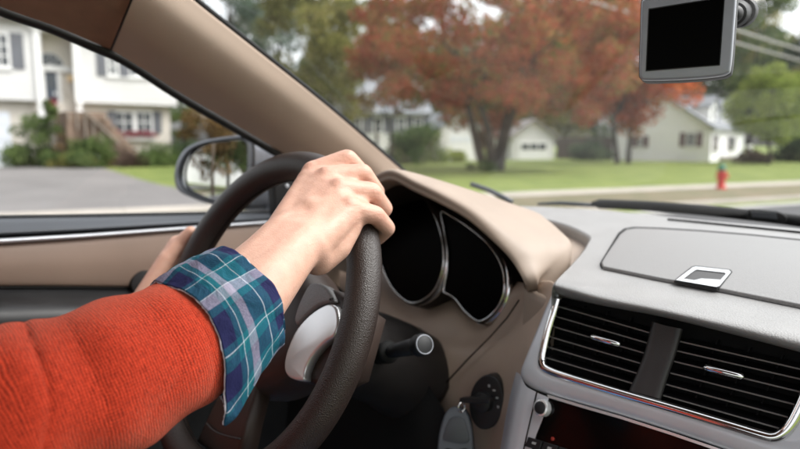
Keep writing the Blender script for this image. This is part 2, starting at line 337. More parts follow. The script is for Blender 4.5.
#==HOUSES
def siding(w, name, s0, s1, d0, d1, z0, z1, m, parent, bevel=0): return w.box(name, s0, s1, d0, d1, z0, z1, m, parent, bevel)
class Fr:                                    # a local frame: s along the front, d depth away from the street, z up
    def __init__(s, o, head): s.o = Vector(o); s.a = Vector((math.sin(R_(head)), math.cos(R_(head)), 0)); s.b = Vector((-s.a.y, s.a.x, 0))
    def P(s, a, d, z): return s.o+s.a*a+s.b*d+Vector((0, 0, z))
    def px(s, x, y, d=0):                    # survey: picture point on the front plane -> (s, z)
        p = onp(x, y, (s.o+s.b*d, s.b)); q = p-s.o; return q.dot(s.a), q.z
    def box(s, name, s0, s1, d0, d1, z0, z1, m, parent=None, bevel=0):
        bm = bmesh.new(); bmesh.ops.create_cube(bm, size=1)
        for q in bm.verts: q.co = s.P(s0+(q.co.x+.5)*(s1-s0), d0+(q.co.y+.5)*(d1-d0), z0+(q.co.z+.5)*(z1-z0))
        return bmobj(name, bm, m, parent, False, bevel, 1)
    def poly(s, name, pts, ext, m, parent=None):       # pts (s,d,z), extruded by ext (s,d,z)
        e = s.a*ext[0]+s.b*ext[1]+Vector((0, 0, ext[2])); a = [s.P(*p) for p in pts]
        bm = bmesh.new(); A = [bm.verts.new(p) for p in a]; B = [bm.verts.new(p+e) for p in a]; k = len(a)
        bm.faces.new(A); bm.faces.new(B[::-1])
        for i in range(k): bm.faces.new((A[i], B[i], B[(i+1) % k], A[(i+1) % k]))
        return bmobj(name, bm, m, parent)
    def boards(s, name, s0, s1, d, z0, z1, m, parent, pitch=.2):   # clapboards: each laps over the one below, one mesh, too fine to pick apart
        v = []; f = []; k = max(1, int((z1-z0)/pitch)); h = (z1-z0)/k
        for i in range(k):
            z = z0+i*h; b = len(v)
            v += [s.P(s0, d-.03, z), s.P(s1, d-.03, z), s.P(s1, d-.008, z+h), s.P(s0, d-.008, z+h), s.P(s0, d, z), s.P(s1, d, z)]
            f += [(b, b+1, b+2, b+3), (b+4, b+5, b+1, b)]
        o = mesh(name, v, f, m, parent, False); o['kind'] = 'stuff'; return o
    def window(s, par, s0, s1, z0, z1, d, cols=2, rows=2, shut=None, sw=.4, sill=True, frame=.07, side=-1):
        w = s.box('window', s0, s1, d+side*.05, d-side*.02, z0, z1, M['trim'], par)
        gw = (s1-s0-2*frame)/cols; gh = (z1-z0-2*frame)/rows
        for i in range(cols):
            for j in range(rows):
                a = s0+frame+i*gw; b = z0+frame+j*gh
                s.box('pane', a+.025, a+gw-.025, d+side*.055, d+side*.02, b+.025, b+gh-.025, M['pane'], w)
        if sill: s.box('sill', s0-.06, s1+.06, d+side*.11, d, z0-.07, z0-.003, M['trim'], w)
        if shut:
            for q in ((s0-sw-.02, s0-.02), (s1+.02, s1+.02+sw)): s.box('shutter', q[0], q[1], d+side*.06, d, z0-.02, z1+.02, shut, par)
        return w
def roof_gable(F, par, s0, s1, d0, d1, ze, zr, m, over=.4, th=.16):
    dm = (d0+d1)/2; sl = (zr-ze)/(dm-d0); rf = None
    for sg in (-1, 1):
        de = d0-over if sg < 0 else d1+over; zz = ze-over*sl
        o = F.poly('roof' if rf is None else 'roof_slope', [(s0-over, de, zz), (s0-over, dm, zr), (s0-over, dm, zr+th), (s0-over, de, zz+th)], (s1-s0+2*over, 0, 0), m, par)
        if rf is None: rf = o
    return rf
# house across the street, split level, white
D1 = 33.0; o1 = far(90, D1); F1 = Fr((o1.x, o1.y, .38), 6)
h1 = thing('house', F1.P(0, 4, -.1), 'white split-level house with arched fanlight over its front door, beyond the driveway', 'house')
zf = F1.px(90, 103)[1]; ze = zf+3.6
sL, sA, sB, sR = F1.px(-110, 100)[0], F1.px(40, 100)[0], F1.px(79, 100)[0], F1.px(177, 100)[0]
zmid = zf
F1.box('lower_wall', sL+.3, sR-.25, .45, 8, -.4, zmid, M['cream'], h1)
F1.box('upper_wall', sL, sA, 0, 8.2, zmid+.003, ze, M['white'], h1); F1.box('upper_wall', sB, sR, 0, 8.2, zmid+.003, ze, M['white'], h1)
F1.boards('siding', sL, sA, 0, zmid+.02, ze, M['white'], h1); F1.boards('siding', sB, sR, 0, zmid+.02, ze, M['white'], h1)
F1.box('entry_wall', sA+.002, sB-.002, .9, 8.1, zmid-.6, ze-.01, M['cream'], h1)
for s_ in (sA-.12, sB-.16): F1.box('column', s_, s_+.28, -.14, .1, zmid-1.2, ze-.15, M['trim'], h1)
F1.box('lintel', sA-.25, sB+.25, -.18, .85, ze-.5, ze+.05, M['trim'], h1)
# gabled porch front
sm_ = (sA+sB)/2
F1.poly('porch_gable', [(sA-.9, -.5, ze+.06), (sB+.9, -.5, ze+.06), (sm_, -.5, ze+1.35)], (0, 3.5, 0), M['white'], h1)
for sg, e in ((-1, sA-1.2), (1, sB+1.2)):
    F1.poly('porch_roof', [(e, -.75, ze-.12), (sm_, -.75, ze+1.42), (sm_, -.75, ze+1.58), (e, -.75, ze+.04)], (0, 4, 0), M['roofb'], h1)
roof_gable(F1, h1, sL, sR, 0, 8.2, ze, ze+2.3, M['roofb'])
# door with fanlight
d0 = F1.px(45, 80, .9); d1_ = F1.px(58, 104, .9); zdt = F1.px(50, 72, .9)[1]
dr = F1.box('door', d0[0], d1_[0], .84, .9, zmid-.55, zdt, M['doorp'], h1, .01)
F1.box('handle', d1_[0]-.14, d1_[0]-.08, .8, .835, zmid+.35, zmid+.5, M['chrome'], dr)
F1.box('door_glass', d0[0]+.15, d1_[0]-.15, .825, .838, zdt-.75, zdt-.15, M['pane'], dr)
F1.box('door_frame', d0[0]-.18, d0[0]-.01, .8, .92, zmid-.55, zdt+.02, M['trim'], h1); F1.box('door_frame', d1_[0]+.01, d1_[0]+.18, .8, .92, zmid-.55, zdt+.02, M['trim'], h1)
F1.box('door_head', sA+.02, sB-.05, .72, .9, zdt+.03, zdt+.26, M['trim'], h1)
fc = F1.px(50, 68, .9); fr = abs(F1.px(63, 68, .9)[0]-fc[0]); K = 14
fan = F1.poly('fanlight', [(fc[0]+fr*1.12*math.cos(math.pi*i/K), .86, zdt+.27+fr*1.12*math.sin(math.pi*i/K)) for i in range(K+1)], (0, .05, 0), M['trim'], h1)
for i in range(4):
    a0 = math.pi*(i/4)+.03; a1 = math.pi*((i+1)/4)-.03
    F1.poly('pane', [(fc[0]+r_*math.cos(a), .84, zdt+.3+r_*math.sin(a)) for r_, a in ((fr*.14, a0), (fr*1.02, a0), (fr*1.02, (a0+a1)/2), (fr*1.02, a1), (fr*.14, a1))], (0, .03, 0), M['pane'], fan)
lp = F1.px(70, 78, .9); F1.box('porch_lamp', lp[0]-.12, lp[0]+.12, .7, .88, lp[1]-.18, lp[1]+.12, M['lampw'], h1, .03)
# windows
def win_px(F, par, x0, y0, x1, y1, d, **k):
    a = F.px(x0, y1, d); b = F.px(x1, y0, d); xs = sorted((a[0], b[0])); return F.window(par, xs[0], xs[1], a[1], b[1], d, **k)
win_px(F1, h1, 107, 45, 117, 76, 0, cols=2, rows=3, shut=M['shutter'], sw=.42)
win_px(F1, h1, 122, 47, 136, 77, 0, cols=2, rows=3); win_px(F1, h1, 138.5, 47, 152, 77, 0, cols=2, rows=3, shut=None)
sW = F1.px(153.5, 60)[0]; F1.box('shutter', sW, sW+.42, -.06, 0, F1.px(150, 77)[1], F1.px(150, 46)[1], M['shutter'], h1)
win_px(F1, h1, -9, 33, 8.5, 67, 0, cols=2, rows=3, shut=M['shutter'], sw=.5)
win_px(F1, h1, -60, 33, -40, 67, 0, cols=2, rows=3, shut=M['shutter'], sw=.5)
win_px(F1, h1, 113, 111, 134, 133, .45, cols=2, rows=2); win_px(F1, h1, 135.5, 111, 152, 133, .45, cols=2, rows=2)
sW = F1.px(153, 120, .45)[0]; F1.box('shutter', sW, sW+.4, .39, .45, F1.px(150, 133, .45)[1], F1.px(150, 111, .45)[1], M['shutter'], h1)
sW = F1.px(107.5, 120, .45)[0]; F1.box('shutter', sW, sW+.4, .39, .45, F1.px(110, 133, .45)[1], F1.px(110, 111, .45)[1], M['shutter'], h1)
g0 = F1.px(-42, 160, .45); g1 = F1.px(9, 112, .45)
gd = F1.box('garage_door', g0[0], g1[0], .37, .45, -.1, g1[1], M['garage'], h1)
for i in range(4): F1.box('panel', g0[0]+.06, g1[0]-.06, .345, .368, .02+i*(g1[1]+.1)/4-.08, (i+1)*(g1[1]+.1)/4-.16, M['garage'], gd)
# steps up to the entry, turning along the front
NST = 8
for i in range(NST):
    s0 = F1.px(58+i*5.2, 140)[0]; z1_ = (zmid-.62)*(1-i/NST)+.1
    F1.box('step', s0, s0+1.6, -2.2, .4, -.3, z1_, M['brick'], h1, .01)
pa = F1.px(60, 140)[0]; pb = F1.px(104, 140)[0]
for i in range(7):
    t = i/6; s0 = pa+(pb-pa)*t; zz = (zmid-.6)*(1-t)+.1
    F1.box('railing_post', s0, s0+.045, -2.3, -2.255, zz-.4, zz+.7, M['rail'], h1)
F1.poly('handrail', [(pa-.1, -2.34, zmid+.3), (pb+.1, -2.34, 1.0), (pb+.1, -2.34, 1.09), (pa-.1, -2.34, zmid+.36)], (0, .1, 0), M['rail'], h1)

# generic cottage: gable ends at s=0 and s=len
def cottage(F, par, Ls, W, ze, zr, wall, roof):
    F.box('wall', 0, Ls, 0, W, -.3, ze, wall, par)
    for s_ in (0, Ls-.12): F.poly('gable', [(s_, 0, ze+.003), (s_, W, ze+.003), (s_, W/2, zr-.02)], (.12, 0, 0), wall, par)
    return roof_gable(F, par, 0, Ls, 0, W, ze, zr, roof, .35)
# cottage with dormers at the right; its gable end faces the street corner we look from
D3 = 52.0; c3 = far(708, D3); hd3 = -6
F3 = Fr((c3.x, c3.y, gz(c3.x, c3.y)), hd3)          # front runs away to the right
h3 = thing('house', c3+F3.a*5+F3.b*4+Vector((0, 0, 0)), 'white cottage with grey roof, two dormers and maroon shutters beside the pale green tree', 'house')
W3 = 7.4; ze3 = zat(127, 708, D3)-F3.o.z; zr3 = zat(95, 670, D3+1)-F3.o.z
cottage(F3, h3, 11.0, W3, ze3, zr3, M['white2'], M['roof'])
F3.boards('siding', 0, 11, 0, 0, ze3, M['white2'], h3)
F3g = Fr(F3.P(0, W3, 0), hd3-90)                     # along the gable end, left to right
F3g.b = F3.a.copy(); F3g.a = -F3.b.copy()
F3g.boards('siding', 0, W3, -.002, 0, ze3, M['white2'], h3)
def win3(x0, x1, y0, y1):
    a = F3g.px(x0, y1); b = F3g.px(x1, y0); F3g.window(h3, a[0], b[0], a[1], b[1], -.01, cols=1, rows=2, shut=M['shutr'], sw=.38)
win3(685, 697, 132.5, 146.5); win3(637.5, 643.5, 136, 147); 
F3.window(h3, .85, 1.75, ze3-1.9, ze3-.55, 0, cols=1, rows=2, shut=M['shutr'], sw=.32)
F3.window(h3, 5.4, 7.4, ze3-1.9, ze3-.6, 0, cols=3, rows=2, shut=M['shutr'], sw=.35)
dd = F3.box('door', 3.2, 4.1, -.06, 0, .35, 2.4, M['trim'], h3); F3.box('handle', 4.0, 4.05, -.1, -.062, 1.2, 1.35, M['chrome'], dd)
F3.box('porch', 2.6, 6.6, -1.6, -.01, -.2, .34, M['concrete'], h3)
for i in range(9): F3.box('baluster', 4.6+i*.24, 4.65+i*.24, -1.55, -1.5, .35, 1.15, M['trim'], h3)
F3.box('porch_rail', 4.5, 6.7, -1.58, -1.46, 1.155, 1.24, M['trim'], h3)
for s_ in (1.2, 5.6):
    zs = ze3+.55; dsl = (zr3-ze3)/(W3/2); dz = zs-ze3; da = dz/dsl
    dm = F3.poly('dormer', [(s_, da*.6, ze3+.35), (s_+1.9, da*.6, ze3+.35), (s_+1.9, da*.6, zs+1.05), (s_+.95, da*.6, zs+1.75), (s_, da*.6, zs+1.05)], (0, 3.4, 0), M['white2'], h3)
    F3.window(dm if False else h3, s_+.55, s_+1.35, zs-.0, zs+1.05, da*.6, cols=1, rows=2)
    for e, g in ((-.15, .95), (2.05, .95)):
        F3.poly('dormer_roof', [(s_+e, da*.6-.2, zs+.93), (s_+g, da*.6-.2, zs+1.77), (s_+g, da*.6-.2, zs+1.88), (s_+e, da*.6-.2, zs+1.04)], (0, 3.6, 0), M['roof'], h3)
# house behind the maple, long grey roof
D2 = 50.0; c2 = far(338, D2); F2 = Fr((c2.x, c2.y, gz(c2.x, c2.y)), 28)
h2 = thing('house', F2.P(4, 4, 0), 'white house with large grey roof behind the dark round shrub', 'house')
a_ = F2.px(428, 110)[0]; ze2 = F2.px(385, 111)[1]; zr2 = ze2+3.3
cottage(F2, h2, a_, 8.5, ze2, zr2, M['white'], M['roof']); F2.boards('siding', 0, a_, 0, 0, ze2, M['white'], h2)
for x0 in (352, 373, 396, 413): win_px(F2, h2, x0, 117, x0+10, 133, 0, cols=2, rows=2, shut=M['shutter'], sw=.45)
# garages
def garage(px, dist, wpx, ytop, label, head, roofm, band):
    c = far(px, dist); F = Fr((c.x, c.y, gz(c.x, c.y)), head)
    h = thing('garage', F.P(2, 3, 0), label, 'garage'); w = F.px(px+wpx, 150)[0]; zt = F.px(px+wpx/2, ytop)[1]
    F.box('wall', 0, w, 0, 6, -.3, zt, M['white'], h); 
    F.poly('gable', [(0, 0, zt+.003), (w, 0, zt+.003), (w/2, 0, zt+1.3)], (0, .15, 0), M['white'], h)
    for e in (-.35, w+.35): F.poly('roof' if e < 0 else 'roof_slope', [(e, -.3, zt-.2), (w/2, -.3, zt+1.32), (w/2, -.3, zt+1.46), (e, -.3, zt-.06)], (0, 6.6, 0), roofm, h)
    g = F.box('garage_door', .5, w-.5, -.05, 0, -.1, zt-.4, M['trim'], h)
    nb = 3
    for i in range(nb):
        ww = (w-1.4)/nb; F.box('pane', .7+i*ww+.06, .7+(i+1)*ww-.06, -.07, -.05, zt-1.15, zt-.65, M['pane'] if band else M['garage'], g)
    return h
garage(441, 50, 37, 128, 'white garage beside the white house with large grey roof', 28, M['roof'], False)
garage(512, 54, 42, 136, 'white garage with dark glazed strip behind the red maple trunks', 34, M['roofb'], True)
# dark board fence between the garage and the orange tree
fa = far(556, 58); fb = far(634, 60); fe = thing('fence', fa, 'dark brown wooden fence between the garage and the white cottage', 'fence')
n_ = 8
for i in range(n_):
    p = fa.lerp(fb, i/n_); q = fa.lerp(fb, (i+.96)/n_); u = Vector((0, 0, 1)); z0 = gz(p.x, p.y)-.1; nn = Vector((.7, -.7, 0))
    slab('panel', [p+u*z0, q+u*z0, q+u*(z0+2.0), p+u*(z0+2.0)], nn, .05, M['wood'], fe)
    slab('post', [p+u*z0-RT*.06+nn*.06, p+u*z0+RT*.06+nn*.06, p+u*(z0+2.15)+RT*.06+nn*.06, p+u*(z0+2.15)-RT*.06+nn*.06], nn, .05, M['wood'], fe)

#==TREES
def leaves(name, C, size, m, parent, flat=.0, seed=0):
    """C: leaf centres (n,3). Each leaf is a small folded rhombus."""
    r = np.random.default_rng(seed); n = len(C)
    a = r.normal(size=(n, 3)); a /= np.linalg.norm(a, axis=1)[:, None]
    b = r.normal(size=(n, 3)); b[:, 2] *= (1-flat); b -= a*(a*b).sum(1)[:, None]; b /= np.linalg.norm(b, axis=1)[:, None]
    s = size*r.uniform(.6, 1.35, n)[:, None]
    V = np.empty((n, 4, 3)); V[:, 0] = C-a*s*.5; V[:, 1] = C+b*s*.32; V[:, 2] = C+a*s*.5; V[:, 3] = C-b*s*.32
    me = bpy.data.meshes.new(name); me.vertices.add(4*n); me.vertices.foreach_set('co', V.reshape(-1))
    me.loops.add(4*n); me.loops.foreach_set('vertex_index', np.arange(4*n, dtype=np.int32))
    me.polygons.add(n); me.polygons.foreach_set('loop_start', np.arange(0, 4*n, 4, dtype=np.int32)); me.polygons.foreach_set('loop_total', np.full(n, 4, np.int32))
    me.update(); me.validate()
    return me, n
def foliage(name, clumps, rads, per, size, m, parent, seed, tint_sd=.26, squash=.75):
    r = np.random.default_rng(seed); C = []; T = []
    for c, rd in zip(clumps, rads):
        k = max(8, int(per*(rd**1.6)))
        d = r.normal(size=(k, 3)); d /= np.linalg.norm(d, axis=1)[:, None]; rr = rd*r.uniform(.25, 1.0, k)**.6
        p = d*rr[:, None]; p[:, 2] *= squash; C.append(np.array(c)+p); T.append(np.clip(r.uniform(.1, .9)+r.normal(0, tint_sd, k), 0, 1))
    C = np.concatenate(C); T = np.concatenate(T)
    me, n = leaves(name, C, size, m, parent, 0, seed+1)
    at_ = me.attributes.new('tint', 'FLOAT', 'FACE'); at_.data.foreach_set('value', T[:n].astype(np.float32))
    return link(name, me, m, parent, False)
def tree(name, label, px, dist, y_top, y_bot, wpx, leaf, nclump, per, lsize, group, trunk_r=.25, stems=1, cx=None, seed=0, shape='round', base=None, lean=0, crown_r=None, bark='bark', z_extra=0, cat='tree'):
    r = np.random.default_rng(seed+100)
    g = far(px, dist) if base is None else Vector(base); g.z = gz(g.x, g.y)+z_extra
    fe_ = feff(px); zt = CAM.z+(HOR-y_top)/fe_*dist; zb = max(g.z+.2, CAM.z+(HOR-y_bot)/fe_*dist); rw = wpx/2/fe_*dist*1.0
    ccx = (0 if cx is None else (cx-px)/fe_*dist); cc = np.array(g)+np.array(RT)*ccx; cz = (zt+zb)/2; rz = (zt-zb)/2
    T = thing(name, g, label, cat, group)
    cl = []; rd = []
    for i in range(nclump):
        for _ in range(50):
            d = r.normal(size=3); d /= np.linalg.norm(d); q = r.uniform(.25, 1)**.5
            h = d[2]*q
            wfac = 1.0 if shape == 'round' else max(.08, (1-h)/2*1.25)
            if shape == 'cone': q2 = np.array([d[0], d[1]])*q*wfac/max(.3, math.sqrt(1-d[2]**2)) if abs(d[2]) < .95 else np.zeros(2)
            else: q2 = np.array([d[0], d[1]])*q
            break
        crad = (crown_r or .30)*min(rw, max(rz, .4))*r.uniform(.6, 1.25)
        cl.append((cc[0]+q2[0]*(rw-crad*.5), cc[1]+q2[1]*(rw-crad*.5), cz+h*(rz-crad*.3))); rd.append(crad)
    foliage('crown', cl, rd, per, lsize, L[leaf], T, seed)
    # trunk and limbs
    order = r.permutation(nclump)
    zfork = g.z+max(.3, (zb-g.z)*.75+ (zt-zb)*.12)
    V = []; F = []
    def limb(p0, p1, r0, r1, wob):
        n = 7; seg = 8; t0 = np.array(p0, float); t1 = np.array(p1, float); b = len(V)
        off = r.normal(size=3)*wob
        for i in range(n):
            t = i/(n-1); c = t0+(t1-t0)*t+off*math.sin(math.pi*t); rad = r0+(r1-r0)*t
            for k in range(seg):
                w = 2*math.pi*k/seg; V.append((c[0]+rad*math.cos(w), c[1]+rad*math.sin(w), c[2]+.2*rad*math.sin(w)))
        for i in range(n-1):
            for k in range(seg): F.append((b+i*seg+k, b+i*seg+(k+1) % seg, b+(i+1)*seg+(k+1) % seg, b+(i+1)*seg+k))
    tops = []
    for s in range(stems):
        if stems == 1: q = np.array([g.x+ccx*RT.x*.4, g.y+ccx*RT.y*.4, zfork]); b0 = (g.x, g.y, g.z-.15)
        else:
            w = (s/(stems-1)-.5)*2; q = np.array(g)+np.array(RT)*w*rw*.17+np.array([0, 0, 0]); q = q+r.normal(size=3)*.3; q[2] = zfork+r.uniform(0, .8); b0 = (g.x+RT.x*w*.35, g.y+RT.y*w*.35, g.z-.15)
        limb(b0, q, trunk_r*1.25, trunk_r*.7, .12); tops.append(q)
    for i in order[:max(6, nclump//7)]:
        q = tops[r.integers(len(tops))]; limb(q, cl[i], trunk_r*.38, trunk_r*.05, .3)
    if shape == 'cone' or stems == 1: limb(tops[0], (cc[0], cc[1], zt-.4), trunk_r*.7, trunk_r*.1, .2)
    mesh('trunk', V, F, M[bark], T, True)
    return T
def shrub(label, px, dist, y_top, wpx, leaf, per=420, lsize=.13, group=None, seed=0, z0=None, n=14, d2=None):
    g = far(px, dist); g.z = gz(g.x, g.y) if z0 is None else z0; fe_ = feff(px); zt = CAM.z+(HOR-y_top)/fe_*dist; rw = wpx/2/fe_*dist; h = max(.35, zt-g.z)
    r = np.random.default_rng(seed+500); T = thing('shrub', g, label, 'shrub', group); cl = []; rd = []
    for i in range(n):
        d = r.normal(size=3); d /= np.linalg.norm(d); q = r.uniform(.3, 1)**.5; c = min(rw, h)*.42*r.uniform(.7, 1.2)
        cl.append((g.x+d[0]*q*(rw-c*.4), g.y+d[1]*q*(rw-c*.4), g.z+max(c*.5, abs(d[2])*q*(h-c*.6)))); rd.append(c)
    foliage('foliage', cl, rd, per, lsize, L[leaf], T, seed)
    for i in range(5):
        tube('stem', [(g.x+r.normal()*.08, g.y+r.normal()*.08, g.z-.1), (cl[i][0], cl[i][1], cl[i][2])], [.03, .012], M['bark'], T, 6)
    return T
tree('maple_tree', 'large red maple with several spreading trunks on the front lawn', 492, 31, -85, 136, 335, 'maple', 280, 260, .22, None, .2, 4, None, 1, crown_r=.15)
tree('young_tree', 'thin rust and olive tree in front of the house with large grey roof', 384, 37, 62, 122, 100, 'rust', 34, 230, .2, None, .1, 2, 388, 12, crown_r=.26)
tree('maple_tree', 'orange maple with drooping crown beside the white cottage', 622, 44, -40, 140, 140, 'orange', 80, 200, .26, None, .16, 2, 628, 2, crown_r=.26)
tree('green_tree', 'small pale green tree in front of the cottage porch', 766, 47, 62, 146, 82, 'lime', 50, 260, .2, None, .12, 1, 762, 3, crown_r=.28)
tree('green_tree', 'olive green tree beside the pillar of spruces, left of the red maple', 318, 44, -30, 132, 150, 'olive', 80, 170, .28, None, .24, 1, None, 4, crown_r=.25)
tree('spruce_tree', 'tall blue green spruce behind the olive tree', 232, 52, -120, 120, 120, 'pine', 85, 170, .28, None, .25, 1, None, 5, 'cone', crown_r=.2)
tree('spruce_tree', 'broad dark spruce rising behind the white split-level house', 282, 62, -90, 120, 130, 'pine', 80, 150, .32, None, .25, 1, None, 6, 'cone', crown_r=.2)
tree('rust_tree', 'small rust brown tree at the end of the split-level house', 212, 34, 92, 150, 64, 'rust', 40, 320, .16, None, .1, 1, None, 7, crown_r=.3)
tree('green_tree', 'bright green tree close against the split-level house wall', 186, 39, 84, 150, 40, 'green', 40, 330, .17, None, .1, 1, None, 8, crown_r=.3)
bgt = [(372, 72, 10, 110, 'olive'), (438, 84, 40, 130, 'green'), (545, 78, -20, 120, 'olive'), (592, 92, -40, 120, 'green'), (480, 96, 30, 130, 'rust'),
       (668, 78, 40, 120, 'dark'), (712, 84, -18, 110, 'olive'), (748, 74, -40, 90, 'green'), (806, 72, 30, 110, 'dark'), (856, 70, -30, 130, 'olive'), (905, 72, -40, 140, 'green'), (788, 95, 30, 120, 'olive')]
wl_ = ['olive woodland tree behind the house with large grey roof', 'low mid green woodland tree behind the white garage', 'olive woodland tree behind the glazed garage and fence', 'tall mid green woodland tree behind the dark fence bush', 'rust brown woodland tree behind the red maple crown',
       'dark evergreen behind the orange maple and cottage gable', 'olive woodland tree behind the cottage dormers', 'tall green woodland tree behind the pale green tree', 'dark evergreen beyond the pale green tree and porch', 'olive woodland tree beside the far utility pole', 'green woodland tree past the far utility pole', 'far olive woodland tree between the two dark evergreens']
for i, (px, d, yt, w, lf) in enumerate(bgt):
    tree('woodland_tree', wl_[i], px, d, yt, 150, w, lf, 60, 95, .42, 'woodland trees behind the houses', .28, 1, None, 20+i, crown_r=.3)
# shrubs
shrub('big loose green shrub beside the garage door of the split-level house', 36, 30.6, 112, 60, 'green', 420, .14, None, 41, n=26)
tree('conical_shrub', 'narrow upright evergreen beside the front steps', 54, 30.6, 92, 152, 24, 'green', 20, 500, .12, None, .05, 1, None, 42, 'cone', crown_r=.5, cat='shrub')
shrub('low pale green shrub at the edge of the driveway', 80, 29.9, 146, 60, 'olive', 420, .12, None, 43, n=18)
shrub('round brown purple shrub below the flower box', 122, 30.8, 145, 54, 'brown', 420, .12, None, 44, n=18)
shrub('clipped dark green shrub at the corner of the split-level house', 160, 31.2, 139, 50, 'green', 460, .12, None, 45, n=20)
shrub('dark green shrub under the small rust tree', 202, 33, 138, 60, 'dark', 420, .13, None, 46, n=20)
shrub('climbing green plant beside the lower window', 104, 31.6, 108, 14, 'green', 700, .12, None, 47, n=16)
shrub('dark round shrub in front of the house with large grey roof', 415, 42, 119, 62, 'green', 300, .2, None, 48, n=28)
shrub('low green bush at the foot of the red maple', 484, 30, 158, 44, 'green', 420, .13, None, 49, n=14)
shrub('low hedge bush in front of the white garage', 452, 46, 146, 34, 'lime', 320, .18, None, 50, n=14)
shrub('shrub beside the cottage porch steps', 752, 49, 147, 34, 'brown', 320, .17, None, 51, n=16)
shrub('dark evergreen bush beyond the pale green tree', 800, 54, 118, 50, 'dark', 200, .24, None, 52, n=24)
shrub('tall dark bush in front of the brown fence', 590, 52, 134, 44, 'dark', 220, .22, None, 53, n=22)
shrub('tall green shrub in front of the brown steps', 86, 30.2, 128, 34, 'green', 460, .13, None, 54, n=20)
shrub('wide dark green shrub covering the foot of the brown steps', 94, 29.4, 130, 52, 'green', 460, .13, None, 56, n=22)
shrub('rusty shrub beside the handrail of the brown steps', 66, 30.6, 132, 26, 'rust', 460, .12, None, 55, n=14)
# flower box and door pots
wb = F1.px(113, 134, .45); we = F1.px(153, 134, .45)
fb_ = thing('flower_box', F1.P((wb[0]+we[0])/2, .2, 0), 'window box of pink flowers under the lower window', 'flower box')
F1.box('box', wb[0], we[0], .12, .38, wb[1]-.3, wb[1]-.08, M['trim'], fb_)
cl = [tuple(F1.P(wb[0]+(we[0]-wb[0])*(i+.5)/14, .2, wb[1]-.08+.1*random.random())) for i in range(14)]
foliage('flowers', cl, [.26]*14, 900, .09, L['pink'], fb_, 77)
rb = F1.px(51, 95, .3); fp = thing('flower_pot', F1.P(rb[0], .35, zmid-.6), 'pot of red flowers in front of the slate door', 'flower pot')
lathe('pot', [(.16, 0), (.22, .3), (.24, .32)], F1.P(rb[0], .35, zmid-.6), (0, 0, 1), M['brick'], fp)
foliage('flowers', [tuple(F1.P(rb[0]+random.uniform(-.15, .15), .35, zmid-.05+random.uniform(-.15, .1))) for i in range(6)], [.2]*6, 800, .09, L['pink'], fp, 78)
# behind the car to the left: what the door mirror sees
for i, (x, y, lf, lb, w, h) in enumerate([(-15.9, -17.2, 'rust', 'forked street tree with rust leaves seen in the door mirror', 6, 9), (-15.5, -20.2, 'green', 'green street tree seen in the door mirror before a white house', 6, 9), (-14.2, -22.5, 'olive', 'olive street tree seen in the door mirror at the end of a white house', 6, 9)]):
    g = Vector((x, y, 0)); g.z = gz(x, y); T = thing('street_tree', g, lb, 'tree', None); r = np.random.default_rng(900+i)
    cl = [(x+r.normal()*w*.25, y+r.normal()*w*.25, g.z+h*.58+r.normal()*h*.17) for _ in range(44)]
    foliage('crown', cl, [1.3]*44, 150, .3, L[lf], T, 900+i)
    tube('trunk', cr([(x, y, g.z-.1), (x+.1, y+.1, g.z+2), (x-.2, y, g.z+6)], 8), np.linspace(.28, .12, 8), M['bark'], T, 10)
    tube('limb', cr([(x, y, g.z+1.6), (x+.7, y+.6, g.z+3.2), (x+1.3, y+1, g.z+6)], 8), np.linspace(.18, .06, 8), M['bark'], T, 8)
F4 = Fr((-37, -27, .1), 129); h4 = thing('house', F4.P(6, 4, 0), 'white house seen in the door mirror behind the street trees', 'house')
cottage(F4, h4, 16, 8, 4.2, 7, M['white'], M['roof'])
for s_ in (1.5, 5, 8.5, 12): F4.window(h4, s_, s_+1.4, 1, 2.6, 0, shut=M['shutter'])

# hydrant
hp = far(721, 19.7); hp.z = .12
hy = thing('fire_hydrant', hp, 'red fire hydrant with green top on the leafy verge', 'hydrant')
lathe('barrel', [(.15, 0), (.15, .05), (.1, .06), (.1, .45), (.125, .46), (.125, .5), (.11, .51)], hp, (0, 0, 1), M['hydr'], hy)
lathe('bonnet', [(.11, 0), (.115, .05), (.09, .13), (.04, .18), (.03, .18), (.03, .23), (.005, .23)], hp+Vector((0, 0, .512)), (0, 0, 1), M['hydg'], hy)
for ang in (0, 90, 180):
    d = Vector((math.cos(R_(ang-40)), math.sin(R_(ang-40)), 0)); lathe('nozzle', [(.055, .08), (.055, .15), (.065, .15), (.065, .18), (.02, .18), (.02, .2)], hp+Vector((0, 0, .36)), d, M['hydr'], hy, 14)
# utility poles and cables
pA = Vector((-13.2, -14, 0)); pB = Vector((-11.6, 78, 0))
for p, lb in ((pA, 'wooden utility pole standing behind the car on the verge'), (pB, 'wooden utility pole far down the street on the verge')):
    T = thing('utility_pole', p+Vector((0, 0, .1)), lb, 'utility pole', 'utility poles'); tube('pole', [p, p+Vector((0, 0, 5)), p+Vector((0, 0, 9.5))], [.17, .15, .12], M['pole'], T, 10)
    box('cross_arm', (p.x-.9, p.y-.06, 8.6), (p.x+.9, p.y+.06, 8.75), M['pole'], T)
for i, (dx, z0, z1, r0) in enumerate([(0, 7.35, 8.3, .07), (.1, 6.75, 7.5, .06), (.75, 8.85, 8.85, .015)]):
    pts = []
    for t in np.linspace(0, 1, 40):
        p = pA.lerp(pB, t); pts.append((p.x+dx+.14, p.y, z0+(z1-z0)*t-2.4*t*(1-t)*.5))
    tag(tube('power_line', pts, r0, M['wire'], None, 6), ['thick upper utility cable crossing above the street', 'lower utility cable crossing above the street', 'thin electric wire on the cross arms above the other cables'][i], 'cable', 'utility cables')

#==CAR
car = thing('car', (0, 0, 0), 'car interior around the driver, beige and grey dashboard with silver trim', 'car')
def dup_shift(o, parent, name=None):
    c = o.copy(); COL.objects.link(c); c.parent = parent; return c
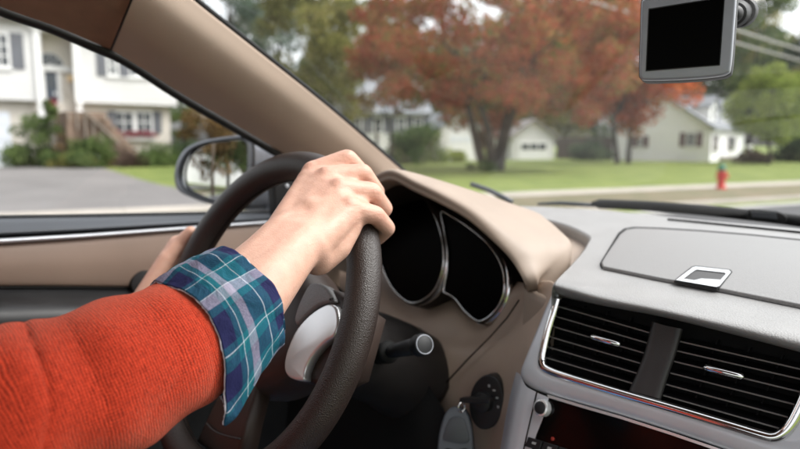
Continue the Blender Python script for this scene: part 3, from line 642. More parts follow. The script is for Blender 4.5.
# ---- dashboard pad
rows = [[onp(*p, PT) for p in r] for r in [
    [(440, 203), (518, 206), (555, 207.5), (620, 212), (700, 220), (800, 229), (900, 240), (1100, 262), (1400, 300)],
    [(541, 218), (560, 219), (590, 221.5), (640, 226), (700, 234), (800, 249), (900, 266), (1080, 300), (1400, 362)],
    [(586, 233), (596, 235.5), (615, 240), (660, 248), (720, 258.5), (800, 273), (900, 294), (1080, 333), (1400, 410)],
    [(588, 245), (598, 249), (618, 254.5), (660, 264), (720, 277), (800, 294), (900, 318), (1080, 368), (1400, 470)],
    [(573, 264), (585, 267), (612, 273), (660, 284), (720, 298), (800, 318), (900, 345), (1080, 400), (1400, 530)]]]
rows += [[onp(*p, PS, .018) for p in [(557, 281), (572, 285), (605, 294), (660, 305.5), (720, 319), (800, 338), (900, 364), (1080, 420), (1400, 560)]],
         [onp(*p, PS, .014) for p in [(556, 292), (572, 297), (605, 305), (660, 315.5), (720, 330), (800, 351), (900, 379), (1080, 437), (1400, 585)]],
         [onp(*p, PS, -.03) for p in [(560, 297), (574, 300), (605, 306), (660, 316.5), (720, 331), (800, 352), (900, 380), (1080, 438), (1400, 586)]]]
pad = loft('dashboard_pad', rows, 110, 60, M['pad'], car)
# skirt down the left side of the pad (into the tan channel)
edge = [r[0] for r in rows[:7]]
e2 = [Vector(p)+Vector((-.004, 0, -.028)) for p in edge]; e1 = [Vector(p)+Vector((-.0035, -.001, -.005)) for p in edge]
loft('pad_edge', [edge, e1, e2], 40, 6, M['pad'], car)
# base sheet under the pad and hood
zb_ = lambda x, y: 1.195+.08*(y-.6)
bs = []
for y, x0 in ((1.02, -.74), (.96, -.74), (.88, -.6), (.82, -.3), (.76, -.255), (.70, -.225), (.655, -.2), (.635, -.185), (.63, -.183)):
    bs.append([(x0+(-.12-x0)*t, y-.03*t*(y < .8), zb_(0, y)-.018-.012*max(0, (.8-y)/.18)-(.05 if y < .632 else 0)) for t in (0, .2, .4, .6, .8, 1)])
loft('dash_channel', bs, 40, 40, M['beige'], car)
# windscreen shelf ahead of the pad
loft('cowl_shelf', [[(-.76, 1.02, 1.215), (-.4, 1.055, 1.2), (0, 1.05, 1.2), (.4, 1.045, 1.2), (.76, 1.0, 1.2)], [(-.78, 1.18, 1.13), (-.4, 1.24, 1.12), (0, 1.26, 1.12), (.4, 1.24, 1.12), (.78, 1.18, 1.13)]], 30, 6, M['black'], car)
# defroster slot line near the glass
tube('defroster_slot', [onp(x, y, PT, .001) for x, y in [(668, 219.5), (700, 222.5), (750, 227.5), (800, 232.5), (880, 241), (1000, 256)]], .0022, M['blackd'], car, 6)
# lid on the pad
def quadgrid(px4, pl, off, nu, nv):         # bilinear in picture space, surveyed onto a plane
    a, b, c, d = [np.array(p, float) for p in px4]; out = []
    for j in range(nv):
        t = j/(nv-1); l = a+(d-a)*t; r = b+(c-b)*t
        out.append([onp(*(l+(r-l)*(i/(nu-1))), pl, off) for i in range(nu)])
    return out
lidpx = [(603, 266), (601.5, 262), (605, 256), (620, 234), (626, 229.5), (636, 228), (660, 228.8), (700, 231.2), (750, 235.2), (800, 240.3), (850, 246.5), (900, 254), (1010, 272), (1040, 300), (1010, 352), (960, 350), (900, 330), (800, 304), (720, 288), (660, 277.5)]
def smooth_loop(pts, n):
    P = list(pts)+[pts[0], pts[1], pts[2]]; q = cr(P, n*(len(P)-1)//len(pts)); k = len(q); step = (len(P)-1)
    return [np.array(p, float) for p in pts]
nT = PT[1]
slab('lid_gap', [onp(*p, PT, .0012) for p in [(x+(-1.6 if x < 640 else 0)*(1), y+(1.3 if y > 264 or x < 610 else -1.2)) for x, y in lidpx]], nT, .002, M['blackd'], car)
lid = slab('storage_lid', [onp(*p, PT, .0045) for p in lidpx], nT, .004, M['lid'], car, .0018, 3, True)
sharp(lid, 50)
hpx = [(675.5, 280), (692, 267.5), (696, 266.5), (729, 270), (731, 272), (719.5, 286), (716, 287)]
ipx = [(683, 278.5), (695, 270.2), (697, 269.6), (725, 272.6), (725.5, 274), (717.5, 282.8), (715, 283.4)]
def ring(name, outer, inner, z0, z1, m, parent, pl):
    k = len(outer); v = []; f = []
    for lp, z in ((outer, z0), (outer, z1), (inner, z1), (inner, z0)): v += [onp(*p, pl, z) for p in lp]
    for r in range(3):
        for i in range(k): j = (i+1) % k; f.append((r*k+i, r*k+j, (r+1)*k+j, (r+1)*k+i))
    o = mesh(name, v, f, m, parent, False)
    b = o.modifiers.new('b', 'BEVEL'); b.width = .0006; b.segments = 2; return o
lh = slab('lid_handle', [onp(*p, PT, .0052) for p in [(x+(x-704)*.05, y+(y-276)*.1) for x, y in hpx]], nT, .003, M['black'], car)
ring('handle_frame', hpx, ipx, .0045, .0066, M['chrome'], lh, PT)
slab('handle_well', [onp(*p, PT, .0056) for p in ipx], nT, .0005, M['char'], lh)
slab('handle_grip', [onp(*p, PT, .0062) for p in [(701, 278.4), (722, 279.6), (717, 283.2), (691, 280.9)]], nT, .0015, M['chrome'], lh, .0004)

# ---- instrument hood
def mx(p): return Vector((-.776-p[0], p[1], p[2]))       # mirrored about the driver's centre line
Lp = [at(530, 301, 'y', .685), at(527, 285, 'y', .62), at(514, 262, 'y', .618), at(496, 243, 'y', .616), at(469, 220, 'y', .612), at(440, 204, 'y', .61), at(417, 193, 'y', .608)]
Bp = [at(541, 299, 'y', .70), at(534, 286, 'y', .64), at(553, 270, 'y', .665), at(571, 246, 'y', .725), at(560, 231, 'y', .81), at(546, 219, 'y', .89), Vector((-.365, .945, 1.224))]
def mid(a, b, t): return Vector(a).lerp(Vector(b), t)
cL = Vector((-.388, .607, 1.297)); cB = Vector((-.388, .962, 1.215))
Lr = Lp+[cL]+[mx(p) for p in Lp[::-1]]; Br = Bp+[cB]+[mx(p) for p in Bp[::-1]]
ax0 = Vector((-.388, 0, 1.12))
def outw(p, k):                                          # push away from the hood's axis
    d = Vector((p[0]-ax0.x, 0, p[2]-ax0.z)).normalized(); return Vector(p)+d*k
tap = [min(1, .3+min(i, len(Lr)-1-i)*.3) for i in range(len(Lr))]
l0 = [outw(p, -.012)+Vector((0, .06, 0)) for p in Lr]; l1 = [outw(p, .0) for p in Lr]; l2 = [outw(p, .009*k)+Vector((0, -.009*k, 0)) for p, k in zip(Lr, tap)]; l3 = [outw(p, .019*k)+Vector((0, .003, 0)) for p, k in zip(Lr, tap)]
m1 = [outw(mid(a, b, .3), .006*k) for a, b, k in zip(l3, Br, tap)]; m2 = [outw(mid(a, b, .65), .006*k) for a, b, k in zip(l3, Br, tap)]
loft('instrument_hood', [l0, l1, l2, l3, m1, m2, Br, [Vector(p)+Vector((0, 0, -.03)) for p in Br]], 90, 50, M['beige'], car)
# dark lining inside the hood and the panel behind the gauges
inn = [[outw(p, -.004)+Vector((0, .012, 0)) for p in Lr], [outw(p, -.012)+Vector((0, .05, 0)) for p in Lr], [outw(p, -.02)+Vector((0, .135, 0)) for p in Lr]]
loft('hood_lining', inn, 70, 12, M['cavity'], car)
slab('cluster_panel', [outw(p, -.014)+Vector((0, .128, 0)) for p in Lr], (0, -1, 0), .004, M['blackd'], car)
# gauges
clu = part('instrument_cluster', car)
def loop_smooth(px, n=72):
    P = [np.array(p, float) for p in px]; k = len(P); out = []
    for t in np.linspace(0, k, n, endpoint=False):
        i = int(t); u = t-i; a, b, c, d = P[(i-1) % k], P[i % k], P[(i+1) % k], P[(i+2) % k]
        out.append(.5*((2*b)+(c-a)*u+(2*a-5*b+4*c-d)*u*u+(3*b-a-3*c+d)*u**3))
    return out
g1px = loop_smooth([(408, 190), (424, 199), (437, 221), (443.5, 249), (442, 272), (432, 293), (413, 303), (396, 292), (384, 271), (377.5, 244), (380, 215), (391, 196)])
g2px = loop_smooth([(441.5, 212), (452, 216.5), (468, 227), (486, 242), (498, 258), (504, 275), (503.5, 294), (495, 311), (480, 321), (466, 312), (455, 298.5), (446, 293), (443.8, 290), (447, 270), (447.5, 250), (444, 228)], 96)
nG = PG[1]
for px_ in (g1px, g2px):
    pf = [onp(*p, PG, .012) for p in px_]; k = len(pf); cen = sum((Vector(p) for p in pf), Vector())/k
    outer = [Vector(p)+(Vector(p)-cen).normalized()*.003 for p in pf]
    v = []; f = []
    prof = [(outer, -.045, .006), (outer, -.012, .003), (outer, -.002, .001), (pf, .0, .0), (pf, -.006, -.0015)]
    for lp, dz, ex in prof: v += [Vector(p)+nG*dz+(Vector(p)-cen).normalized()*ex for p in lp]
    for r in range(len(prof)-1):
        for i in range(k): j = (i+1) % k; f.append((r*k+i, r*k+j, (r+1)*k+j, (r+1)*k+i))
    pod = mesh('gauge_pod', v, f, M['cavity'], clu)
    tube('chrome_bezel', [Vector(p)+nG*.0005 for p in pf], .0012, M['chrome'], clu, 8, closed=True, up=tuple(nG))
    # flared chrome side of the bezel
    ar = [Vector(p) for p in pf if (Vector(p)-cen).normalized().dot(Vector((.93, 0, -.36))) > .62]
    ar.sort(key=lambda q: -q.z); ar = ar[::1]
    tube('bezel_flare', [p-nG*.005+(p-cen).normalized()*.0042 for p in ar], [.0006+.0042*math.sin(math.pi*i/(len(ar)-1)) for i in range(len(ar))], M['chrome'], clu, 10)
    slab('gauge_face', [Vector(p)-nG*.0025 for p in pf], nG, .002, M['dullblack'], clu)
# ---- tan lower panel
rws = [[at(340, 232, 'y', .79), at(376, 253, 'y', .785), at(410, 275, 'y', .78), at(450, 275, 'y', .78), at(480, 292, 'y', .77), at(505, 280, 'y', .74), at(528, 284, 'y', .68), at(548, 283, 'y', .645), at(556, 287, 'y', .62)],
       [at(340, 262, 'y', .72), at(376, 283, 'y', .715), at(410, 305, 'y', .71), at(450, 305, 'y', .71), at(480, 322, 'y', .70), at(505, 300, 'y', .69), at(528, 287, 'y', .655), at(548, 283, 'y', .63), at(556, 288, 'y', .612)],
       [at(340, 285, 'y', .69), at(376, 306, 'y', .685), at(410, 326, 'y', .68), at(450, 336, 'y', .675), at(480, 338, 'y', .67), at(505, 325, 'y', .66), at(525, 312, 'y', .64), at(538, 315, 'y', .615), at(546, 318, 'y', .598)],
       [at(340, 330, 'y', .66), at(376, 345, 'y', .655), at(410, 355, 'y', .65), at(450, 362, 'y', .645), at(480, 362, 'y', .64), at(500, 358, 'y', .63), at(512, 358, 'y', .618), at(521, 360, 'y', .603), at(528, 362, 'y', .586)],
       [at(340, 440, 'y', .64), at(376, 440, 'y', .635), at(410, 440, 'y', .63), at(440, 440, 'y', .625), at(465, 440, 'y', .62), at(482, 440, 'y', .61), at(495, 440, 'y', .597), at(504, 440, 'y', .58), at(512, 440, 'y', .566)],
       [at(330, 560, 'y', .62), at(366, 560, 'y', .615), at(400, 560, 'y', .61), at(425, 560, 'y', .605), at(445, 560, 'y', .60), at(460, 560, 'y', .59), at(470, 560, 'y', .575), at(480, 560, 'y', .56), at(488, 560, 'y', .55)]]
loft('dash_panel', rws, 60, 50, M['beige2'], car)
tube('panel_seam', [at(446, 383, 'y', .632), at(470, 357, 'y', .6365), at(490, 337, 'y', .643), at(507, 318, 'y', .641), at(519, 300, 'y', .645)], .0011, M['cavity'], car, 6)
# knee panel and footwell; the shade down here put into near-black colour
loft('knee_panel', [[(-.76, .69, 1.13), (-.6, .67, 1.1), (-.45, .63, 1.06), (-.33, .6, 1.03), (-.275, .6, .985)], [(-.76, .64, 1.0), (-.6, .62, .96), (-.45, .6, .95), (-.33, .58, .95), (-.27, .588, .92)], [(-.76, .6, .75), (-.6, .6, .72), (-.45, .58, .72), (-.3, .57, .72), (-.2, .56, .72)]], 24, 20, M['blackd'], car)
box('floor', (-.8, -1.2, .36), (.8, 1.3, .4), M['carpet'], car); box('firewall', (-.8, 1.25, .36), (.8, 1.3, 1.1), M['carpet'], car)
box('centre_tunnel', (-.13, -1.0, .4), (.13, .57, .72), M['char'], car, .03)
# ---- centre stack
stk = part('centre_stack', car)
def ribbon(name, A, B, offA, offB, m, parent, n=60, extra=None, bev=0):
    """surface between two picture curves on the stack plane; offA/offB lift them off it"""
    rows = [[onp(*p, PS, o) for p in c] for c, o in (extra or ((A, offA), (B, offB)))]
    return loft(name, rows, n, max(8, 6*len(rows)), m, parent)
Aout = [(555.5, 288), (547, 306), (537, 331), (528, 353), (521.5, 371), (523.5, 380), (532, 387.5), (546, 393), (580, 403), (620, 414.5), (670, 430), (720, 447), (780, 468), (850, 494)]
Amid = [(557, 292), (549, 312), (541, 334), (533, 354), (528, 368), (530.5, 376), (539, 382.5), (552, 386.5), (585, 396), (624, 406.5), (673, 421), (722, 437), (782, 457), (848, 482)]
Ain = [(558.5, 296), (553, 315), (546.5, 335), (541, 352), (539, 364), (542, 370), (549, 374.5), (561, 378.5), (590, 387.5), (628, 399), (676, 413), (724, 427.5), (765, 440), (800, 440)]
ribbon('silver_bezel', None, None, 0, 0, M['silver'], stk, 90, [(Aout, -.012), (Aout, .0), (Amid, .004), (Ain, .003), (Ain, -.01)])
# chrome trim round the vents
Ctr = [(558, 297), (554, 312), (548, 332), (543.5, 351), (542, 361.5), (544.5, 367.5), (551, 371.5), (562, 375.5), (590, 384), (628, 395.5), (676, 409.5), (724, 424), (762, 435.5), (774, 437.5), (783, 434), (790, 427), (797, 415), (806, 395), (812, 375)]
tr_ = cr([onp(*p, PS, .0015) for p in Ctr], 120)
def belt(name, path, w, h, m, parent, n_):      # flat-topped trim strip
    return tube(name, path, [w]*len(path), m, parent, 10, up=tuple(n_), sx=1)
tube('chrome_trim', tr_, .0048, M['chrome'], stk, 12, up=tuple(PS[1]), sx=1.0)
# right end of the silver bezel beyond the trim
Rb = [[onp(*p, PS, o) for p in c] for c, o in (([(777, 439), (788, 434), (796, 424), (804, 408), (812, 385), (818, 368)], .003), ([(830, 470), (845, 455), (855, 440), (865, 415), (870, 395), (874, 378)], .003))]
loft('silver_end', Rb, 20, 6, M['silver'], stk)
# vents
def vent(x_shift, lines, left, right, tab, top, back):
    V = part('air_vent', car)
    slab('vent_cavity', [onp(*p, PS, -.03) for p in back], PS[1], .003, M['blackd'], V)
    for a, b in lines:
        p = onp(*a, PS, -.004); q = onp(*b, PS, -.004); u = (q-p).normalized(); dn = Vector((0, .95, -.10)).normalized()
        # slat: a thin blade running back into the duct
        w = PS[1]*.0006; hgt = Vector((0, 0, .0008))
        loop = [p+hgt, q+hgt, q-hgt, p-hgt]
        s_ = slab('slat', loop, -dn, .022, M['slat'], V, .0003, 2); s_.data.materials.append(M['slatglint'])
        for pg in s_.data.polygons:
            if pg.normal.dot(PS[1]) > .75: pg.material_index = 1
    ta, tb = tab
    p = onp(*ta, PS, .001); q = onp(*tb, PS, .001); u = (q-p); mm = (p+q)/2
    tube('tab', cr([p, p+u*.12+PS[1]*.003, mm+PS[1]*.0045, q-u*.12+PS[1]*.003, q], 16), np.concatenate([[.0012], np.full(14, .0032), [.0012]]), M['chrome'], V, 10)
    for i in range(3):                      # upright vanes behind the slats
        t = (i+1)/4; a0 = onp(*(np.array(top[0])*(1-t)+np.array(top[1])*t), PS, -.022); a1 = onp(*(np.array(lines[-1][0])*(1-t)+np.array(lines[-1][1])*t), PS, -.022)
        slab('vane', [a0+Vector((.0008, 0, 0)), a1+Vector((.0008, 0, 0)), a1-Vector((.0008, 0, 0)), a0-Vector((.0008, 0, 0))], PS[1], .006, M['blackd'], V)
    return V
vent(0, [((560, 307), (650, 333)), ((557.5, 317), (647, 343)), ((555, 327.2), (644, 353.2)), ((552, 337.5), (640.5, 363.5)), ((549.5, 347.6), (637, 373.5)), ((547, 358), (634, 384))], None, None, ((592.5, 336.8), (620, 344.6)), ((560, 300), (655, 322)),
     [(552, 290), (668, 312), (652, 400), (535, 372)])
vent(0, [((680, 341.5), (812, 372)), ((677, 351), (808, 381)), ((674, 361.5), (804, 393)), ((670, 373), (800, 406)), ((666, 384.5), (794, 419)), ((663, 395.5), (784, 430))], None, None, ((705.5, 367.6), (743, 377)), ((685, 332), (815, 362)),
     [(660, 310), (830, 345), (805, 445), (645, 402)])
dv = [[onp(*p, PS, o) for p in [(652, 326), (646, 350), (639, 370), (631, 389)]] for o in (-.02,)]
loft('vent_divider', [[onp(*p, PS, -.02) for p in [(653, 322), (646, 350), (639, 370), (630, 391)]], [onp(*p, PS, .0) for p in [(653, 322), (646, 350), (639, 370), (630, 391)]], [onp(*p, PS, .002) for p in [(667, 326), (660, 353), (653, 374), (645.5, 395)]],
     [onp(*p, PS, .0) for p in [(682, 329), (674, 357), (667, 377), (660, 399)]], [onp(*p, PS, -.02) for p in [(682, 329), (674, 357), (667, 377), (660, 399)]]], 14, 24, M['char'], car)
# lower stack: side strip, radio fascia
S1 = [(520.5, 374), (522.5, 383), (529, 389.5)]
loft('stack_side', [[onp(*p, PS, -.03) for p in [(516, 372), (508, 405), (500, 449), (485, 520)]], [onp(*p, PS, -.002) for p in [(520.5, 375), (513.5, 405), (505, 449), (490, 520)]], [onp(*p, PS, .004) for p in [(526, 386), (521, 408), (513, 449), (500, 520)]], [onp(*p, PS, .0045) for p in [(536, 392), (531.5, 412), (523, 449), (508, 520)]]], 20, 18, M['silver'], stk)
loft('radio_fascia', [[onp(*p, PS, .0025) for p in [(537.5, 393), (533, 412), (524.5, 449), (509, 520)]], [onp(*p, PS, .0025) for p in [(549, 397.5), (543, 418), (532, 449), (518, 520)]]], 12, 6, M['silver'], stk)
slab('seam', [onp(*p, PS, .0012) for p in [(535.5, 391), (538.5, 392), (525.5, 449), (522, 449)]], PS[1], .002, M['cavity'], stk)
scr = slab('radio_screen', [onp(*p, PS, .001) for p in [(548, 398.5), (580, 408), (620, 419.5), (670, 435.5), (720, 453), (780, 475), (770, 560), (520, 530), (536, 440)]], PS[1], .004, M['gloss'], stk)
slab('fascia_lip', [onp(*p, PS, .003) for p in [(547, 394.5), (580, 404.5), (620, 416), (670, 432), (720, 449), (780, 471), (780, 474), (720, 452), (670, 434.8), (620, 418.8), (580, 407.3), (548, 397.6)]], PS[1], .003, M['silverw'], stk)
kc = onp(542.8, 408, PS, .003); nS = PS[1]
kn = lathe('knob', [(.0092, -.003), (.0092, .004), (.0085, .0055), (.0068, .006), (.0066, .0045)], kc, nS, M['silverw'], stk, 28); lathe('knob_cap', [(.0066, .004), (.0062, .0068), (.004, .0078)], kc, nS, M['black'], stk, 24)
for i, (x, y) in enumerate([(528, 437), (543.5, 442), (559, 447), (574.5, 452)]):
    b = slab('button', [onp(x+a, y+c, PS, .0045) for a, c in ((0, 0), (14, 4.4), (11.5, 14), (-3.5, 9.4))], nS, .004, M['black'], stk, .0008)
    slab('icon', [onp(x+a, y+c, PS, .0049) for a, c in ((4.2, 4.6), (8.2, 5.8), (7.4, 8), (3.5, 6.8))], nS, .0003, M['mark'], b)
lathe('indicator_lamp', [(.002, -.002), (.002, .0014), (.001, .002)], onp(553, 439, PS, .001), nS, M['red'], stk, 12)
# ---- pillar, rail, glass
low = [(-.585, .02, 1.62)]+[at(*p) for p in [(0, 9, 'x', -.615), (60, 33, 'x', -.622), (110, 52, 'x', -.63), (180, 99, 'x', -.65), (240, 139, 'x', -.67), (300, 179, 'x', -.69), (350, 214, 'x', -.70)]]
upp = [at(*p) for p in [(150, -42, 'x', -.525), (196, 0, 'x', -.54), (250, 43, 'x', -.557), (330, 107, 'x', -.59), (396, 164, 'x', -.63), (425, 190, 'x', -.645)]]
# pillar trim: from the seam downwards
pl = [at(*p) for p in [(111, 49.5, 'x', -.628), (145, 70, 'x', -.637), (180, 92.5, 'x', -.65), (240, 127.5, 'x', -.67), (300, 164, 'x', -.69), (350, 197, 'x', -.70)]]
pu = [at(*p) for p in [(146, -8, 'x', -.537), (197, 2, 'x', -.54), (250, 44, 'x', -.557), (330, 108, 'x', -.59), (396, 165, 'x', -.63), (425, 191, 'x', -.645)]]
pu[0] = at(148, -40, 'x', -.525)
seam_mid = at(138, 18, 'x', -.565)
def bulge(a, b, t, k):
    p = Vector(a).lerp(Vector(b), t); return p+(CAM-p).normalized()*k
rows = [pl, [bulge(a, b, .07, .006) for a, b in zip(pl, pu)], [bulge(a, b, .35, .03) for a, b in zip(pl, pu)], [bulge(a, b, .7, .03) for a, b in zip(pl, pu)], [bulge(a, b, .95, .008) for a, b in zip(pl, pu)], pu]
loft('pillar_trim', rows, 70, 40, M['pillar'], car); seam_pts = [r[0]+(CAM-r[0]).normalized()*.0006 for r in rows]
# roof rail behind the seam, and the headliner
rl = [Vector((-.58, -.7, 1.66)), Vector((-.59, -.25, 1.635)), at(-110, -38, 'x', -.60), at(0, 6.5, 'x', -.615), at(60, 28, 'x', -.622), at(116, 52, 'x', -.637)]
ru = [Vector((-.44, -.7, 1.72)), Vector((-.45, -.25, 1.71)), Vector((-.46, .05, 1.70)), Vector((-.465, .17, 1.685)), Vector((-.475, .26, 1.66)), at(156, -40, 'x', -.534)]
rows = [rl, [bulge(a, b, .07, .006) for a, b in zip(rl, ru)], [bulge(a, b, .35, .03) for a, b in zip(rl, ru)], [bulge(a, b, .7, .03) for a, b in zip(rl, ru)], ru]
loft('roof_rail_trim', rows, 50, 30, M['headliner'], car)
tube('pillar_seam', cr(seam_pts, 30), .0014, M['cavity'], car, 6)
# black seals
tube('window_seal', cr([Vector((-.6, -.7, 1.655)), Vector((-.605, -.25, 1.63)), at(-110, -36, 'x', -.612)]+[at(*p) for p in [(0, 9.5, 'x', -.627), (50, 27, 'x', -.632), (91, 45, 'x', -.638), (126, 61, 'x', -.644), (180, 96, 'x', -.662), (240, 131, 'x', -.682), (285, 158, 'x', -.69)]], 60), .0075, M['rubber'], car, 8)
tube('windscreen_seal', cr([p+Vector((-.003, .006, .0)) for p in pu], 50), .0045, M['rubber'], car, 8)
fr_ = cr([p+Vector((-.012, .022, .004)) for p in pu], 40)
# the blackened glass border beside the pillar
# windscreen
E = [Vector((-.50, .16, 1.66)), Vector((-.515, .28, 1.61))]+[p+Vector((-.006, .012, 0)) for p in pu[1:5]]+[Vector((-.665, .93, 1.25)), Vector((-.69, 1.04, 1.19))]
def wsrow(e):
    b = .16; q = lambda t: (e.x*(1-2*t), e.y+b*(1-(1-2*t)**2), e.z+.015*(1-(1-2*t)**2)); return [q(t) for t in np.linspace(0, 1, 9)]
ws = loft('windscreen', [wsrow(e) for e in E], 40, 40, M['glass'], car)
# door window
def dwx(z): return -.735+(z-1.23)*.27
sg = [[(dwx(1.18)-.004, -.7, 1.18), (dwx(1.18)-.004, 0, 1.18), (dwx(1.18)-.004, .5, 1.18), (dwx(1.18)-.004, .72, 1.18)]]
tp = [Vector((-.615, -.7, 1.66)), at(-110, -36, 'x', -.622), at(60, 34, 'x', -.64), at(272, 160, 'x', -.70)]
loft('door_window', [sg[0], [mid(a, b, .5) for a, b in zip(sg[0], tp)], tp], 20, 10, M['glass2'], car)
for nm in ('pillar_trim', 'roof_rail_trim'):
    src = [o for o in car.children if o.name == nm][0]; me = src.data.copy()
    for q in me.vertices: q.co.x = -q.co.x
    me.flip_normals(); link(nm, me, None, car)
# roof panel and headliner
loft('headliner', [[(-.46, -1.3, 1.70), (-.46, .05, 1.705), (-.475, .26, 1.668)], [(0, -1.3, 1.74), (0, .05, 1.76), (0, .38, 1.70)], [(.46, -1.3, 1.70), (.46, .05, 1.705), (.475, .26, 1.668)]], 20, 16, M['headliner'], car)
# ---- door
dp = part('driver_door', car)
X = [-260, -120, 0, 90, 180, 290, 350]
def drow(ys, x): return [at(px, y, 'x', x) for px, y in zip(X, ys)]
s_out = [225, 221, 218.6, 217, 215, 212.6, 211.5]; s_low = [243, 238, 233.5, 229, 223.5, 217.2, 214.5]
loft('window_sill', [drow([y+6 for y in s_out], -.80), drow(s_out, -.765), drow([y+1.5 for y in s_out], -.74), drow([(a+b)/2+2 for a, b in zip(s_out, s_low)], -.715), drow([y-.5 for y in s_low], -.705), drow([y+2 for y in s_low], -.715)], 50, 26, M['sill'], dp)
tube('glass_wiper_seal', cr(drow([y-.8 for y in s_out], -.757), 40), .004, M['rubber'], dp, 8)
t_top = [252, 245, 238.3, 233, 226.6, 219, 216]; t_bot = [258.5, 251, 244, 238, 231, 222.8, 219.5]
loft('sill_gap', [drow([y+1 for y in s_low], -.712), drow(t_top, -.716)], 40, 4, M['blackd'], dp)
loft('silver_strip', [drow(t_top, -.712), drow([y+.6 for y in t_top], -.702), drow([(a+b)/2 for a, b in zip(t_top, t_bot)], -.698), drow([y-.6 for y in t_bot], -.702), drow(t_bot, -.712)], 50, 18, M['silver'], dp)
p_bot = [290, 288, 286.5, 286.8, 289, 297, 303]
loft('door_panel', [drow([y-.2 for y in t_bot], -.712), drow([y+4 for y in t_bot], -.705), drow([(a+b)/2 for a, b in zip(t_bot, p_bot)], -.70), drow([y-3 for y in p_bot], -.704), drow(p_bot, -.712)], 50, 26, M['doorbeige'], dp)
tube('panel_seam', cr(drow([y+1 for y in p_bot], -.709), 30), .0025, M['blackd'], dp, 6)
lowr = [[(x, p.y, p.z+dz) for p in drow([y+2 for y in p_bot], -.71)] for x, dz in ((-.712, 0), (-.69, -.008), (-.655, -.02), (-.65, -.05), (-.68, -.1))]
loft('armrest_panel', lowr+[[(-.70, p.y, .6) for p in drow(p_bot, -.7)]], 40, 24, M['black'], dp)
hc = at(144, 284, 'x', -.70); lathe('door_handle', [(.021, -.012), (.021, .004), (.018, .008), (.01, .009)], hc, (1, -.3, .2), M['black'], dp, 24)
box('outer_skin', (-.93, -.6, .45), (-.84, .75, 1.15), M['paint'], dp, .03)
sp_ = [(-.728, .80, 1.21), (-.728, .62, 1.21), (-.712, .60, 1.30), (-.70, .66, 1.40), (-.70, .86, 1.33)]
slab('mirror_sail', [at(272, 166, 'x', -.712), at(276, 216, 'x', -.722), at(350, 225, 'x', -.722), at(350, 175, 'x', -.71), at(318, 160, 'x', -.708)], (1, 0, .1), .02, M['black'], dp, .004)
for px_, py_, r in ((287, 186, .0035), (290, 193, .003), (286, 199, .0035), (292, 203, .003)):
    lathe('control_button', [(r, -.002), (r, .002), (r*.6, .003)], at(px_, py_, 'x', -.713), (1, 0, 0), M['silver'], dp, 12)
# ---- door mirror
mr = part('side_mirror', car)
mc = at(222, 171, 'y', .62); aM = R_(12); PM = plane(mc, (math.sin(aM), -math.cos(aM), .045)); nM = PM[1]
glx = loop_smooth([(182, 176), (184, 165), (191, 153), (203, 146), (222, 142), (243, 140), (249.5, 143), (251, 152), (250.5, 172), (248, 196), (244, 205), (236, 204.5), (222, 201.5), (202, 195), (186, 187.5)], 70)
hsx = loop_smooth([(178.5, 177), (181, 163), (188.5, 150), (201.5, 142.5), (221, 138), (246, 135.6), (254, 139), (256.5, 150), (256, 172), (253, 199), (248, 209.5), (236, 208.5), (220, 205.5), (199, 198.8), (182.5, 190)], 70)
gc = sum((onp(*p, PM) for p in glx), Vector())/len(glx); kk = len(glx); v = [gc]; f = []
for r in range(1, 13):
    for p in glx:
        q = gc+(onp(*p, PM)-gc)*(r/12); v.append(q-nM*((q-gc).length**2/(2*1.5)))
for i in range(kk): f.append((0, 1+i, 1+(i+1) % kk))
for r in range(11):
    for i in range(kk): j = (i+1) % kk; f.append((1+r*kk+i, 1+(r+1)*kk+i, 1+(r+1)*kk+j, 1+r*kk+j))
mesh('mirror_glass', [Vector(q)+nM*.006 for q in v], f, M['mirror'], mr)
cM = sum((onp(*p, PM) for p in hsx), Vector())/len(hsx)
fwd = Vector((.12, .97, .0)).normalized(); k = len(hsx); v = []; f = []
for s_, dz, ins in ((0, -.004, glx), (0, .008, glx), (0, .009, hsx), (1.0, .0, hsx), (1.02, -.03, hsx), (.97, -.065, hsx), (.83, -.095, hsx), (.55, -.115, hsx), (.15, -.122, hsx)):
    for p in ins:
        q = onp(*p, PM)
        if s_ > 0: q = cM+(q-cM)*s_
        v.append(q-fwd*dz)
for r in range(8):
    for i in range(k): j = (i+1) % k; f.append((r*k+i, r*k+j, (r+1)*k+j, (r+1)*k+i))
f.append(tuple(8*k+i for i in range(k))); mesh('mirror_housing', v, f, M['mirrorhs'], mr)
tube('mirror_bezel', [onp(*((np.array(a)+np.array(b))/2), PM, .008) for a, b in zip(glx, hsx)], .0024, M['rubber'], mr, 10, closed=True, up=tuple(nM))
tube('mirror_arm', [(-.93, .70, 1.235), (-.84, .70, 1.225), (-.76, .70, 1.22)], [.03, .034, .04], M['mirrorhs'], mr, 14)

# ---- steering wheel
Wc = Vector((-.388, .372, 1.155)); tw = R_(24); WR = .185
WU = Vector((1, 0, 0)); WV = Vector((0, math.sin(tw), math.cos(tw))); WN = Vector((0, -math.cos(tw), math.sin(tw))); PW = (Wc, WN)
def rimf(th, x, y):
    a = R_(th); r = WU*math.sin(a)+WV*math.cos(a); return Wc+r*(WR+x)+WN*y
def wuv(u, v_, o=0): return Wc+WU*u+WV*v_+WN*o
sw = part('steering_wheel', car)
tube('rim', [rimf(t, 0, 0) for t in np.linspace(0, 360, 120, endpoint=False)], .0182, M['leather'], sw, 28, closed=True, up=tuple(WN))
tube('rim_stitching', [rimf(t, -.0178, -.003) for t in np.linspace(0, 360, 120, endpoint=False)], .0009, M['blackd'], sw, 6, closed=True, up=tuple(WN))
def wp_(px, off): return [onp(*p, PW, off) for p in px]
